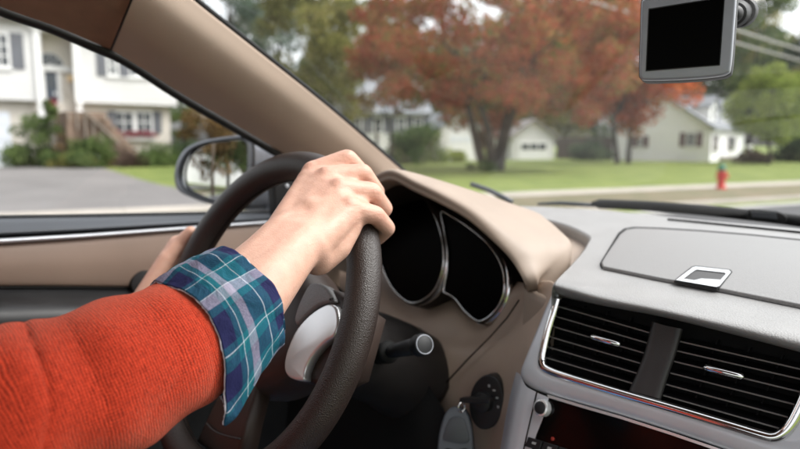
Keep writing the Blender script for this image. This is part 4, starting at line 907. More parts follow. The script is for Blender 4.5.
# hub pad, dished behind the rim
hb = []
for r_, o_ in ((.098, -.055), (.1, -.035), (.097, -.018), (.088, -.006), (.065, .002), (.03, .005), (.004, .006)):
    hb.append([wuv(r_*1.0*math.cos(w)*(1+.08*math.cos(2*w)), r_*.86*math.sin(w)-.012, o_-.012) for w in np.linspace(0, 2*math.pi, 49)])
loft('airbag_pad', hb, 97, 40, M['hub'], sw)
slab('spoke', [wuv(u, v_, -.014) for u, v_ in ((.07, .05), (.12, .05), (.175, .035), (.178, -.03), (.15, -.05), (.09, -.055), (.06, -.04))], WN, .03, M['hub'], sw, .008, 3, True)
slab('spoke', [wuv(-u, v_, -.014) for u, v_ in ((.07, .05), (.12, .05), (.175, .035), (.178, -.03), (.15, -.05), (.09, -.055), (.06, -.04))], WN, .03, M['hub'], sw, .008, 3, True)
spx = [(329, 304), (318, 308.5), (306, 318), (296, 330), (288.5, 346), (284.5, 360), (284.5, 371), (289, 377.5), (297, 380.5), (303, 380), (304.5, 372), (309, 361), (317, 350), (326, 341.5), (334, 336), (338, 322), (336, 308)]
slab('spoke_trim', wp_(loop_smooth(spx, 64), -.004), WN, .012, M['silverw'], sw, .003, 3, True)
mirp = [wuv(-(p-Wc).dot(WU), (p-Wc).dot(WV), -.004) for p in wp_(loop_smooth(spx, 64), -.004)]
slab('spoke_trim', mirp, WN, .012, M['silverw'], sw, .003, 3, True)
slab('lit_spoke_shoulder', wp_(loop_smooth([(309, 284), (318, 283), (327, 288), (334, 300), (330, 302.2), (318, 306), (306, 315.5), (297, 325), (294, 318), (300, 300)], 40), -.008), WN, .014, M['lid'], sw, .004, 3, True)  # hub shoulder catching the sky, its brightness put into a paler grey piece
slab('lower_spoke', [wuv(u, v_, -.016) for u, v_ in ((-.035, -.07), (.035, -.07), (.04, -.12), (.05, -.172), (-.05, -.172), (-.04, -.12))], WN, .022, M['hub'], sw, .008, 3, True)
tube('lower_seam', cr(wp_([(206, 423), (214, 431), (226, 436), (240, 439)], -.013), 16), .0011, M['char'], sw, 6)
# ---- column, stalk
col = part('steering_column', car); fax = -WN
tube('shroud', cr([Wc+fax*d+WV*o for d, o in ((.05, -.02), (.075, -.012), (.12, -.012), (.18, -.014), (.25, -.02), (.3, -.03))], 24), list(np.interp(np.linspace(0, 1, 24), [0, .1, .3, .6, .85, 1], [.045, .058, .064, .07, .077, .08])), M['shroud'], col, 32, up=(1, 0, 0), sx=.86)
stb = at(389, 352, 'y', .508); ste = at(424.5, 344.5, 'y', .487); sdir = (ste-stb).normalized()
tube('stalk_boot', [stb-sdir*.03, stb, stb+sdir*.004], [.013, .0145, .012], M['blackd'], col, 20)
tube('stalk', [stb, stb+sdir*.014, ste-sdir*.012], [.0065, .0085, .0105], M['black'], col, 20)
lathe('stalk_knob', [(.0108, -.016), (.0128, -.013), (.0128, -.002), (.0115, .0)], ste, sdir, M['black'], col, 28)
lathe('knob_ring', [(.0112, .0), (.0109, .0011), (.0102, .0011), (.0098, .0004)], ste, sdir, M['gpscase'], col, 28)
lathe('stalk_cap', [(.0099, -.001), (.0095, .0012), (.006, .0022), (.001, .0025)], ste, sdir, M['black'], col, 24)
# ---- ignition
PI_ = plane(at(486, 402, 'y', .604), (.2, -1, .16)); nI = PI_[1]
ig = part('ignition_switch', car)
def ell(cx, cy, rx, ry, n=40, rot=0): return [(cx+rx*math.cos(w)*math.cos(rot)-ry*math.sin(w)*math.sin(rot), cy+rx*math.cos(w)*math.sin(rot)+ry*math.sin(w)*math.cos(rot)) for w in np.linspace(0, 2*math.pi, n, endpoint=False)]
slab('switch_plate', [onp(*p, PI_, .006) for p in ell(486, 402.5, 17, 27.5, 40, .1)], nI, .02, M['black'], ig, .002, 3, True)
lathe('lock_barrel', [(.013, 0), (.0125, .01), (.009, .012), (.004, .012)], onp(484, 401.5, PI_, .006), nI, M['black'], ig, 24)
for px_, py_, a, b in ((489, 386, 1.1, 1.6), (494, 390.5, 1.5, 1.0), (497, 398, 1.3, 1.2), (498, 407, 1.0, 1.5), (483, 411, 1.5, .6)):
    slab('switch_mark', [onp(*p, PI_, .0066) for p in ((px_-a, py_-b), (px_+a, py_-b*.6), (px_+a*.8, py_+b), (px_-a*.9, py_+b*.7))], nI, .0004, M['mark'], ig)
key = thing('car_key', onp(484, 401.5, PI_, .014), 'grey key fob hanging from the key in the ignition switch', 'key')
slab('key_blade', [onp(*p, PI_, .026) for p in ((459, 398.5), (477, 397.3), (490, 399), (490, 404), (477, 404.5), (459, 403))], nI, .012, M['black'], key, .002)
kr = at(461.5, 407.5, 'y', .571)
tube('key_ring', [kr+RT*.0045*math.cos(w)+Vector((0, 0, .006*math.sin(w)))+FW*.003*math.cos(w) for w in np.linspace(0, 2*math.pi, 24, endpoint=False)], .001, M['chrome'], key, 8, closed=True)
PF = plane(at(456, 430, 'y', .572), (.55, -1, .25)); nF = PF[1]
fobo = slab('fob', [onp(*p, PF, .004) for p in loop_smooth([(447, 411), (456, 407.5), (465, 411), (470.5, 424), (473, 445), (472, 466), (464, 474), (445, 474), (437.5, 462), (438, 440), (441.5, 423)], 44)], nF, .011, M['fob'], key, .003, 3, True)
slab('fob_inset', [onp(*p, PF, .0052) for p in loop_smooth([(450, 419), (457, 416.5), (464, 419.5), (467.5, 430), (469, 441), (461, 444), (446, 441), (443, 438), (445.5, 428)], 36)], nF, .002, M['sill'], fobo, .0008, 2, True)
slab('fob_button', [onp(*p, PF, .0055) for p in loop_smooth([(445, 449), (456, 450), (467, 449), (466, 460), (456, 463), (446, 460)], 30)], nF, .002, M['black'], fobo, .0008, 2, True)
# ---- wipers and bonnet
wp1 = part('wiper', car)
tube('wiper_blade', cr([at(592, 203.5, 'y', 1.17), at(640, 205.5, 'y', 1.165), at(700, 210, 'y', 1.16), at(745, 214.5, 'y', 1.155), at(800, 221, 'y', 1.15), at(880, 233, 'y', 1.14)], 30), np.concatenate([[.004], np.full(28, .0098), [.006]]), M['rubber'], wp1, 12)
tube('blade_tip', [at(538, 204, 'y', 1.19), at(560, 203, 'y', 1.185), at(594, 205, 'y', 1.175)], [.003, .0042, .0045], M['sill'], wp1, 10)
slab('wiper_joint', [at(*p, 'y', 1.135) for p in [(747, 209.5), (752, 208.8), (777, 211), (783, 213), (787.5, 217), (787, 221.5), (780, 223.5), (755, 220.5), (747, 218)]], (.3, -1, .2), .012, M['rubber'], wp1, .003, 2, True)
slab('joint_cover', [at(*p, 'y', 1.131) for p in [(751, 211), (776, 213), (777.5, 219.5), (752, 217)]], (.3, -1, .2), .004, M['sill'], wp1, .001)
wp2 = part('wiper', car)
tube('wiper_blade', cr([at(471, 184, 'y', 1.06), at(480, 187, 'y', 1.065), at(492, 191.5, 'y', 1.07), at(512, 202, 'y', 1.075)], 12), .0055, M['sill'], wp2, 10)
loft('bonnet', [[(-.85, 1.2, 1.05), (-.4, 1.25, 1.1), (0, 1.27, 1.11), (.4, 1.25, 1.1), (.85, 1.2, 1.05)], [(-.86, 1.7, 1.0), (-.4, 1.75, 1.04), (0, 1.77, 1.045), (.4, 1.75, 1.04), (.86, 1.7, 1.0)], [(-.8, 2.2, .9), (-.4, 2.3, .93), (0, 2.32, .93), (.4, 2.3, .93), (.8, 2.2, .9)], [(-.78, 2.25, .4), (-.4, 2.38, .4), (0, 2.4, .4), (.4, 2.38, .4), (.78, 2.25, .4)]], 30, 24, M['paint'], car)
for x in (-.8, .8):
    for y in (1.75, -1.15):
        w_ = part('wheel', car); lathe('tyre', [(.22, -.1), (.34, -.1), (.36, -.06), (.36, .06), (.34, .1), (.22, .1)], (x, y, .362), (1, 0, 0), M['rubber'], w_, 28); lathe('wheel_disc', [(.215, -.07), (.215, .07), (.1, .09), (.05, .09)], (x, y, .362), (1, 0, 0), M['silver'], w_, 20)
# ---- seat
seat = part('driver_seat', car)
box('cushion', (-.64, -.36, .5), (-.14, .16, .66), M['seat'], seat, .05, 4); box('seat_base', (-.6, -.3, .395), (-.18, .1, .51), M['black'], seat, .02)
bk = loft('backrest', [[(-.64, -.36, .6), (-.6, -.33, .62), (-.39, -.31, .62), (-.18, -.33, .62), (-.14, -.36, .6)], [(-.64, -.46, 1.0), (-.58, -.40, 1.0), (-.39, -.39, 1.0), (-.2, -.40, 1.0), (-.14, -.46, 1.0)], [(-.58, -.54, 1.3), (-.52, -.5, 1.3), (-.39, -.49, 1.3), (-.26, -.5, 1.3), (-.2, -.54, 1.3)]], 24, 20, M['seat'], seat, thick=.09)
box('headrest', (-.51, -.62, 1.36), (-.27, -.52, 1.56), M['seat'], seat, .04, 4); 
for x in (-.44, -.34): tube('headrest_rod', [(x, -.55, 1.28), (x, -.56, 1.4)], .006, M['chrome'], seat, 8)

#==GPS
gp0 = at(690, 40, 'd', .585); PGP = plane(gp0, (.26, -.96, .02)); nP = PGP[1]
gps = thing('navigation_device', at(747, 22, 'd', .66), 'grey portable navigation device with black screen hanging on the windscreen', 'navigator')
case = loop_smooth([(641, 6), (640, 40), (639.2, 70), (640.5, 78), (648, 80.2), (685, 79), (715, 76.5), (727, 73.5), (731, 66), (734, 30), (736.5, -8), (734, -17), (724, -18), (690, -12), (652, -4), (643.5, -1)], 80)
slab('case_front', [onp(*p, PGP, .002) for p in case], nP, .008, M['gpscase'], gps, .0025, 4, True)
case2 = [(x+(x-688)*.012+.6, y+(y-32)*.02+.4) for x, y in case]
slab('case_back', [onp(*p, PGP, -.0075) for p in case2], nP, .02, M['black'], gps, .005, 3, True)
slab('case_seam', [onp(*p, PGP, -.0055) for p in [(x+(x-688)*.006, y+(y-32)*.01) for x, y in case]], nP, .003, M['rubber'], gps)
slab('screen', [onp(*p, PGP, .0026) for p in ((649.5, 9.5), (646.6, 70), (719, 64.3), (724, -2.5))], nP, .001, M['dullblack'], gps)
slab('screen_rim', [onp(*p, PGP, .0023) for p in ((648.5, 8.5), (645.6, 71.2), (720, 65.3), (725, -3.6))], nP, .001, M['black'], gps)
mo = onp(730, 15, PGP, -.026); me_ = at(749, 10, 'd', .70)
# mount reaches back to the glass
dirm = (me_-mo)
lathe('mount_ball', [(.004, -.012), (.011, -.008), (.0135, 0), (.011, .008), (.004, .012)], mo+dirm*.25, dirm, M['black'], gps, 20)
tube('mount_arm', [mo, mo+dirm*.3, mo+dirm*.6], [.008, .009, .012], M['black'], gps, 16)
lathe('mount_collar', [(.014, 0), (.016, .006), (.015, .012), (.01, .016)], mo+dirm*.5, dirm, M['black'], gps, 24)
lathe('suction_cup', [(.01, 0), (.017, .012), (.02, .016), (.02, .018)], mo+dirm*.72, dirm, M['glass2'], gps, 28)
#==PERSON
M['skin'] = mat('skin', (.60, .385, .29), .45, .4, bump=.35, bscale=600, bdist=.0008, var=.0, sss=.12, detail=6)
def skin_tint():                              # knuckle redness from a per-vertex value plus fine mottling
    m = M['skin']; n = m.node_tree; b = n.nodes['Principled BSDF']
    a = n.nodes.new('ShaderNodeAttribute'); a.attribute_name = 'flush'
    t = n.nodes.new('ShaderNodeTexNoise'); t.inputs['Scale'].default_value = 70; t.inputs['Detail'].default_value = 6
    c = n.nodes.new('ShaderNodeMixRGB'); c.inputs[1].default_value = (.60, .37, .28, 1); c.inputs[2].default_value = (.46, .25, .185, 1); n.links.new(t.outputs['Fac'], c.inputs[0])
    d = n.nodes.new('ShaderNodeMixRGB'); d.inputs[2].default_value = (.55, .27, .2, 1); n.links.new(a.outputs['Fac'], d.inputs[0]); n.links.new(c.outputs[0], d.inputs[1]); n.links.new(d.outputs[0], b.inputs['Base Color'])
skin_tint()
def skin_relief():
    m = M['skin']; n = m.node_tree; b = n.nodes['Principled BSDF']; tc = n.nodes.new('ShaderNodeTexCoord')
    old = b.inputs['Normal'].links[0].from_node
    vo = n.nodes.new('ShaderNodeTexVoronoi'); vo.inputs['Scale'].default_value = 520; vo.feature = 'DISTANCE_TO_EDGE'; n.links.new(tc.outputs['Object'], vo.inputs['Vector'])
    b1 = n.nodes.new('ShaderNodeBump'); b1.inputs['Strength'].default_value = .22; b1.inputs['Distance'].default_value = .0008; n.links.new(vo.outputs['Distance'], b1.inputs['Height']); n.links.new(old.outputs[0], b1.inputs['Normal'])
    wv = n.nodes.new('ShaderNodeTexNoise'); wv.inputs['Scale'].default_value = 190; wv.inputs['Detail'].default_value = 3; mp = n.nodes.new('ShaderNodeMapping'); mp.inputs['Scale'].default_value = (1, .4, 1.2); mp.inputs['Rotation'].default_value = (.5, .2, .6)
    n.links.new(tc.outputs['Object'], mp.inputs[0]); n.links.new(mp.outputs[0], wv.inputs['Vector'])
    a = n.nodes.new('ShaderNodeAttribute'); a.attribute_name = 'flush'; mu = n.nodes.new('ShaderNodeMath'); mu.operation = 'MULTIPLY_ADD'; n.links.new(wv.outputs['Fac'], mu.inputs[0])
    ad = n.nodes.new('ShaderNodeMath'); ad.operation = 'MULTIPLY_ADD'; ad.inputs[1].default_value = 2.2; ad.inputs[2].default_value = .35; n.links.new(a.outputs['Fac'], ad.inputs[0]); n.links.new(ad.outputs[0], mu.inputs[1]); mu.inputs[2].default_value = 0
    b2 = n.nodes.new('ShaderNodeBump'); b2.inputs['Strength'].default_value = .5; b2.inputs['Distance'].default_value = .0018; n.links.new(mu.outputs[0], b2.inputs['Height']); n.links.new(b1.outputs[0], b2.inputs['Normal']); n.links.new(b2.outputs[0], b.inputs['Normal'])
skin_relief()
M['hair'] = mat('brown_hair', (.05, .03, .018), .5, .4, bump=.5, bscale=200, bdist=.003, var=.3, vscale=60, stretch=(1, 1, .15))
M['jeans'] = mat('blue_denim', (.05, .1, .2), .85, .2, bump=.4, bscale=1200, bdist=.0008, var=.25, vscale=60)
M['shoe'] = mat('dark_shoe_leather', (.03, .025, .022), .5, .4, var=.15, vscale=30)
def knit():
    m = bpy.data.materials.new('red_orange_knit'); m.use_nodes = True; n = m.node_tree; b = n.nodes['Principled BSDF']
    b.inputs['Roughness'].default_value = .85; b.inputs['Specular IOR Level'].default_value = .15; b.inputs['Sheen Weight'].default_value = .35; b.inputs['Sheen Tint'].default_value = (1, .45, .3, 1); b.inputs['Sheen Roughness'].default_value = .45
    uv = n.nodes.new('ShaderNodeUVMap'); uv.uv_map = 'UVMap'
    mp = n.nodes.new('ShaderNodeMapping'); mp.inputs['Scale'].default_value = (1, 1, 1); n.links.new(uv.outputs[0], mp.inputs[0])
    # knit columns and courses
    sx = n.nodes.new('ShaderNodeSeparateXYZ'); n.links.new(mp.outputs[0], sx.inputs[0])
    def math_(op, a, bb=None):
        k = n.nodes.new('ShaderNodeMath'); k.operation = op
        for i, q in enumerate((a, bb)):
            if q is None: continue
            if isinstance(q, (int, float)): k.inputs[i].default_value = q
            else: n.links.new(q, k.inputs[i])
        return k.outputs[0]
    no = n.nodes.new('ShaderNodeTexNoise'); no.inputs['Scale'].default_value = 110; no.inputs['Detail'].default_value = 4; n.links.new(uv.outputs[0], no.inputs['Vector'])
    wob = math_('MULTIPLY', no.outputs['Fac'], 2.5)
    u = math_('SINE', math_('ADD', math_('MULTIPLY', sx.outputs[0], 2*math.pi*520), wob)); v = math_('SINE', math_('ADD', math_('MULTIPLY', sx.outputs[1], 2*math.pi*520), math_('MULTIPLY', no.outputs['Fac'], 9.0)))
    h = math_('ADD', math_('MULTIPLY', u, .3), math_('MULTIPLY', v, .25))
    fz = n.nodes.new('ShaderNodeTexNoise'); fz.inputs['Scale'].default_value = 900; fz.inputs['Detail'].default_value = 2; n.links.new(uv.outputs[0], fz.inputs['Vector'])
    h2 = math_('ADD', h, math_('MULTIPLY', fz.outputs['Fac'], 2.4))
    bp = n.nodes.new('ShaderNodeBump'); bp.inputs['Strength'].default_value = .75; bp.inputs['Distance'].default_value = .0009; n.links.new(h2, bp.inputs['Height']); n.links.new(bp.outputs[0], b.inputs['Normal'])
    cp = n.nodes.new('ShaderNodeValToRGB'); e = cp.color_ramp.elements; e[0].position = .15; e[0].color = (.18, .011, .004, 1); e[1].position = .8; e[1].color = (.58, .05, .018, 1)
    n3 = n.nodes.new('ShaderNodeTexNoise'); n3.inputs['Scale'].default_value = 520; n3.inputs['Detail'].default_value = 4
    m3 = n.nodes.new('ShaderNodeMapping'); m3.inputs['Scale'].default_value = (.45, 1.3, 1); n.links.new(uv.outputs[0], m3.inputs[0]); n.links.new(m3.outputs[0], n3.inputs['Vector'])
    mixv = math_('ADD', math_('ADD', math_('MULTIPLY', v, .20), math_('MULTIPLY', u, .05)), n3.outputs['Fac']); n.links.new(mixv, cp.inputs[0]); n.links.new(cp.outputs[0], b.inputs['Base Color'])
    return m
M['knit'] = knit()
M['knitb'] = mat('red_orange_knit_body', (.38, .036, .014), .9, .15, bump=.5, bscale=500, bdist=.001, var=.2, vscale=120, sheen=.3)
def plaid():
    m = bpy.data.materials.new('teal_plaid_cotton'); m.use_nodes = True; n = m.node_tree; b = n.nodes['Principled BSDF']; b.inputs['Roughness'].default_value = .85; b.inputs['Specular IOR Level'].default_value = .2
    uv = n.nodes.new('ShaderNodeUVMap'); uv.uv_map = 'UVMap'; sx = n.nodes.new('ShaderNodeSeparateXYZ'); n.links.new(uv.outputs[0], sx.inputs[0])
    def mth(op, a, bb=None):
        k = n.nodes.new('ShaderNodeMath'); k.operation = op
        for i, q in enumerate((a, bb)):
            if q is None: continue
            if isinstance(q, (int, float)): k.inputs[i].default_value = q
            else: n.links.new(q, k.inputs[i])
        return k.outputs[0]
    def stripes(axis, period, phase, ramp):
        t = mth('FRACT', mth('ADD', mth('DIVIDE', sx.outputs[axis], period), phase)); cp = n.nodes.new('ShaderNodeValToRGB'); cp.color_ramp.interpolation = 'CONSTANT'; els = cp.color_ramp.elements
        while len(els) < len(ramp): els.new(.5)
        for e, (p, c) in zip(els, ramp): e.position = p; e.color = (*c, 1)
        n.links.new(t, cp.inputs[0]); return cp.outputs[0]
    teal = (.006, .08, .115); navy = (.011, .012, .055); pale = (.29, .27, .35); wht = (.5, .55, .6); aqua = (.01, .12, .145)
    A = stripes(0, .048, .08, [(0, teal), (.17, aqua), (.2, wht), (.214, teal), (.28, navy), (.64, teal), (.74, pale), (.9, wht), (.915, teal)])
    Bs = stripes(1, .048, .35, [(0, teal), (.13, wht), (.148, teal), (.3, navy), (.6, teal), (.68, wht), (.692, aqua), (.78, pale), (.9, teal)])
    # woven: threads of the two directions alternate; at this size the eye sees their mean, with the twill as fine relief
    fn = n.nodes.new('ShaderNodeTexNoise'); fn.inputs['Scale'].default_value = 900; fn.inputs['Detail'].default_value = 3; n.links.new(uv.outputs[0], fn.inputs['Vector'])
    wv = fn.outputs['Fac']; fzf = mth('MULTIPLY_ADD', wv, .7); n.nodes[fzf.node.name].inputs[2].default_value = .15
    mx_ = n.nodes.new('ShaderNodeMixRGB'); n.links.new(fzf, mx_.inputs[0]); n.links.new(A, mx_.inputs[1]); n.links.new(Bs, mx_.inputs[2]); n.links.new(mx_.outputs[0], b.inputs['Base Color'])
    bp = n.nodes.new('ShaderNodeBump'); bp.inputs['Strength'].default_value = .5; bp.inputs['Distance'].default_value = .0006; n.links.new(wv, bp.inputs['Height'])
    cn = n.nodes.new('ShaderNodeTexNoise'); cn.inputs['Scale'].default_value = 55; cn.inputs['Detail'].default_value = 3; cn.inputs['Distortion'].default_value = 1.2; n.links.new(uv.outputs[0], cn.inputs['Vector'])
    b2 = n.nodes.new('ShaderNodeBump'); b2.inputs['Strength'].default_value = .8; b2.inputs['Distance'].default_value = .004; n.links.new(cn.outputs['Fac'], b2.inputs['Height']); n.links.new(bp.outputs[0], b2.inputs['Normal']); n.links.new(b2.outputs[0], b.inputs['Normal'])
    return m
M['plaid'] = plaid(); M['frayed'] = mat('pale_cotton_hem', (.55, .54, .6), .9, .1, bump=.5, bscale=900, bdist=.0006, var=.25, vscale=300)

def rcone(bm, p0, p1, r0, r1, seg=20, rings=6):       # a capsule with two radii
    a = np.array(p0, float); b = np.array(p1, float); d = b-a; l = np.linalg.norm(d)+1e-9; d /= l
    x = np.cross(d, (.31, .7, .64)); x /= np.linalg.norm(x); y = np.cross(d, x); rows = []
    for i in range(rings+1):
        w = math.pi/2*(i/rings-1); rows.append((a+d*r0*math.sin(w), max(1e-4, r0*math.cos(w))))
    for i in range(rings+1):
        w = math.pi/2*i/rings; rows.append((b+d*r1*math.sin(w), max(1e-4, r1*math.cos(w))))
    V = [[bm.verts.new(c+r*(math.cos(2*math.pi*k/seg)*x+math.sin(2*math.pi*k/seg)*y)) for k in range(seg)] for c, r in rows]
    for i in range(len(V)-1):
        for k in range(seg): bm.faces.new((V[i][k], V[i][(k+1) % seg], V[i+1][(k+1) % seg], V[i+1][k]))
    bm.faces.new(V[0][::-1]); bm.faces.new(V[-1])
def ball(bm, c, r, sc_=(1, 1, 1)):
    g = bmesh.ops.create_uvsphere(bm, u_segments=20, v_segments=12, radius=r)
    for q in g['verts']: q.co = Vector((q.co.x*sc_[0], q.co.y*sc_[1], q.co.z*sc_[2]))+Vector(c)
def remeshed(name, bm, voxel, smooth_it, m, parent):
    bmesh.ops.recalc_face_normals(bm, faces=bm.faces[:]); me = bpy.data.meshes.new(name+'_rough'); bm.to_mesh(me); bm.free()
    o = bpy.data.objects.new(name+'_rough', me); COL.objects.link(o)
    r = o.modifiers.new('r', 'REMESH'); r.mode = 'VOXEL'; r.voxel_size = voxel; r.use_smooth_shade = True
    s = o.modifiers.new('s', 'SMOOTH'); s.factor = .5; s.iterations = smooth_it
    dg = bpy.context.evaluated_depsgraph_get(); dg.update(); new = bpy.data.meshes.new_from_object(o.evaluated_get(dg)); new.name = name
    bpy.data.objects.remove(o); bpy.data.meshes.remove(me); new.materials.clear()
    return link(name, new, m, parent, True)
person = thing('person', (-.388, -.2, .66), 'driver in red-orange knit sweater with plaid shirt cuff, both hands gripping the steering wheel', 'person')
# right hand on the rim: joints as (angle round the wheel, out from the rim, towards the driver)
TH = [29, 36.5, 44, 51.5]
MCP = [(0, .043), (.0105, .042), (.0175, .041), (.021, .036)]
PIP = [(.032, .018), (.034, .012), (.0335, .010), (.030, .009)]
DIP = [(.024, -.018), (.023, -.021), (.023, -.021), (.021, -.019)]
TIP = [(.0, -.0285), (-.002, -.0285), (-.002, -.028), (.0, -.0265)]
FR = [(.0128, .0113, .0098, .0082), (.0132, .0116, .0098, .0085), (.0126, .0112, .0096, .0082), (.0112, .0101, .0088, .0076)]
bm = bmesh.new(); hot = []
wr = at(293, 240, 'd', .585); elb = at(-40, 440, 'd', .39); shR = Vector((-.195, -.2, 1.31))
mcps = [rimf(t, *m) for t, m in zip(TH, MCP)]
for i in range(4):
    j = [rimf(TH[i], *MCP[i]), rimf(TH[i]+.6, *PIP[i]), rimf(TH[i]+.6, *DIP[i]), rimf(TH[i], *TIP[i])]; r = FR[i]
    for k in range(3): rcone(bm, j[k], j[k+1], r[k], r[k+1])
    hot += [(j[0], .013), (j[1], .012)]
fdir = (wr-elb).normalized(); hm = sum(mcps, Vector())/4
side = (mcps[3]-mcps[0]).normalized(); pn = (hm-wr).cross(side).normalized()       # palm normal
if pn.dot(CAM-wr) < 0: pn = -pn
side = pn.cross((hm-wr).normalized()); 
if side.dot(mcps[3]-mcps[0]) < 0: side = -side
for i, (m_, s_) in enumerate(zip(mcps, (-.0185, -.006, .007, .0185))):
    w0 = wr+side*s_*.95-pn*.003; rcone(bm, w0, m_-pn*.004, .0175, .0138); 
    rcone(bm, w0-pn*.010, m_-pn*.012, .014, .011)
    rcone(bm, m_+pn*.0036, m_+pn*.0022+(wr-m_).normalized()*.010, .0104, .0078)     # knuckle
# web between the finger roots
pips = [rimf(t+.6, *m) for t, m in zip(TH, PIP)]
for i in range(3):
    rcone(bm, mcps[i]-pn*.003, mcps[i+1]-pn*.003, .0115, .0115); 
    for q in (.25, .5): rcone(bm, mcps[i].lerp(pips[i], q)-pn*.0045, mcps[i+1].lerp(pips[i+1], q)-pn*.0045, .0095, .0095, 14, 4)
# even back of the hand
w0s = [wr+side*s_*.95-pn*.003 for s_ in (-.0185, -.006, .007, .0185)]
for i in range(3):
    for q in (.12, .24, .36, .48, .6, .72, .84): rcone(bm, mcps[i].lerp(w0s[i], q)-pn*.003, mcps[i+1].lerp(w0s[i+1], q)-pn*.003, .0146+.003*q, .0146+.003*q, 14, 4)
# broad ulnar edge of the hand, down to the wrist
hk = [mcps[3]-pn*.004, at(349, 226, 'd', .622), at(336, 246, 'd', .61), at(318, 258, 'd', .60), wr+side*.018-pn*.002]
for a_, b_, ra, rb in zip(hk[:-1], hk[1:], (.0135, .0135, .0155, .0175), (.0135, .0155, .0175, .0185)): rcone(bm, a_, b_, ra, rb); rcone(bm, a_, hm.lerp(wr, .5), ra, .016)
# heel of the hand and thumb
rcone(bm, wr+side*.016-pn*.008, mcps[3]-pn*.016, .016, .0125)
t0 = wr-side*.022-pn*.012; t1 = rimf(27, -.030, .030); t2 = rimf(18, -.030, .012); t3 = rimf(11, -.025, -.008)
rcone(bm, t0, t1, .0165, .0125); rcone(bm, t1, t2, .0115, .0102); rcone(bm, t2, t3, .0102, .0085); rcone(bm, t0, mcps[0]-pn*.010, .015, .012)
# wrist and forearm
def oval_arm(p0, p1, r0, r1, off0, off1, dv):
    for s_ in (-1, 0, 1): rcone(bm, p0+dv*off0*s_, p1+dv*off1*s_, r0, r1)
fa1 = at(244, 296, 'd', .525); fa2 = at(190, 338, 'd', .492); fa3 = at(88, 388, 'd', .436); fdir = (wr-fa1).normalized()
wq = wr.lerp(fa1, .35)
oval_arm(wr+(hm-wr)*.6-pn*.008, wr, .0135, .0215, .015, .0115, side); oval_arm(wr, wq, .0215, .0235, .0115, .0105, side)
oval_arm(wq, fa1, .0235, .0295, .0105, .009, side); oval_arm(fa1, fa2, .0285, .033, .008, .006, side); oval_arm(fa2, fa3, .033, .038, .006, .004, side); rcone(bm, fa3, elb, .040, .042)
ball(bm, wr+side*.021+pn*.008-fdir*.018, .008)
rcone(bm, elb, shR, .040, .052)
# left hand
TL = [-76, -83, -90, -97]; bmL = bm
ml = [rimf(t, .034, .016) for t in TL]; wl = Vector((-.605, .285, 1.07)); eL = Vector((-.63, .05, .93)); shL = Vector((-.58, -.2, 1.31))
for i in range(4):
    t = TL[i]; j = [ml[i], rimf(t, .026, -.026), rimf(t, .002, -.031), rimf(t, -.014, -.026)]; r = FR[i]
    for k in range(3): rcone(bm, j[k], j[k+1], r[k], r[k+1])
    rcone(bm, wl+(ml[i]-ml[1])*.45, ml[i], .0165, .0128)
for i in range(3): rcone(bm, ml[i], ml[i+1], .011, .011)
tl0 = wl+(ml[0]-ml[3])*.3; tl1 = rimf(-82, .026, .024); tl2 = rimf(-75, .028, .016); tl3 = rimf(-69, .024, .012)
rcone(bm, tl0, tl1, .017, .0125); rcone(bm, tl1, tl2, .0115, .0102); rcone(bm, tl2, tl3, .0102, .0085); rcone(bm, tl0, ml[0], .016, .0125)
rcone(bm, wl, wl.lerp(eL, .3), .026, .032); rcone(bm, wl.lerp(eL, .3), eL, .032, .042); rcone(bm, eL, shL, .042, .052)
# trunk, neck, head
for x in (-.09, 0, .09): rcone(bm, (-.388+x, -.2, .80), (-.388+x*1.1, -.25, 1.2), .115, .115, 24, 8)
rcone(bm, shL+Vector((.03, 0, 0)), shR-Vector((.03, 0, 0)), .06, .06); rcone(bm, (-.388, -.23, 1.3), (-.388, -.2, 1.46), .062, .055)
hc_ = Vector((-.388, -.17, 1.565)); ball(bm, hc_, .095, (.82, 1.0, 1.12)); ball(bm, hc_+Vector((0, .03, -.055)), .062, (.9, 1, 1))
rcone(bm, hc_+Vector((0, .088, .012)), hc_+Vector((0, .106, -.024)), .009, .014, 12, 4)
for x in (-1, 1): ball(bm, hc_+Vector((x*.079, -.008, -.01)), .028, (.3, .7, 1.1)); ball(bm, hc_+Vector((x*.03, .083, .022)), .016)
rcone(bm, hc_+Vector((-.018, .09, -.055)), hc_+Vector((.018, .09, -.055)), .007, .007, 10, 4); rcone(bm, hc_+Vector((-.014, .088, -.065)), hc_+Vector((.014, .088, -.065)), .0075, .0075, 10, 4)
body = remeshed('body', bm, .0021, 14, M['skin'], person)
nv = len(body.data.vertices); co = np.empty(nv*3, np.float32); body.data.vertices.foreach_get('co', co); co = co.reshape(-1, 3)
fl = np.zeros(nv, np.float32)
for p, r in hot: fl = np.maximum(fl, np.exp(-((co-np.array(p))**2).sum(1)/(2*(r*.7)**2)))
at_ = body.data.attributes.new('flush', 'FLOAT', 'POINT'); at_.data.foreach_set('value', fl*.8)
# hair
bm = bmesh.new(); ball(bm, hc_+Vector((0, -.014, .026)), .1, (.86, 1.0, 1.06)); ball(bm, hc_+Vector((0, -.04, -.03)), .085, (.92, .8, 1.0))
remeshed('hair', bm, .006, 3, M['hair'], person)
# sweater body and far sleeve
bm = bmesh.new()
for x in (-.09, 0, .09): rcone(bm, (-.388+x, -.2, .78), (-.388+x*1.1, -.25, 1.2), .135, .132, 24, 8)
rcone(bm, shL+Vector((.03, 0, -.005)), shR-Vector((.03, 0, .005)), .078, .078); rcone(bm, (-.388, -.235, 1.3), (-.388, -.22, 1.40), .085, .07)
rcone(bm, shL, eL, .07, .056); rcone(bm, eL, wl.lerp(eL, .35), .055, .045); rcone(bm, shR, elb.lerp(shR, .15), .07, .058)
sweater = remeshed('sweater', bm, .007, 5, M['knitb'], person)
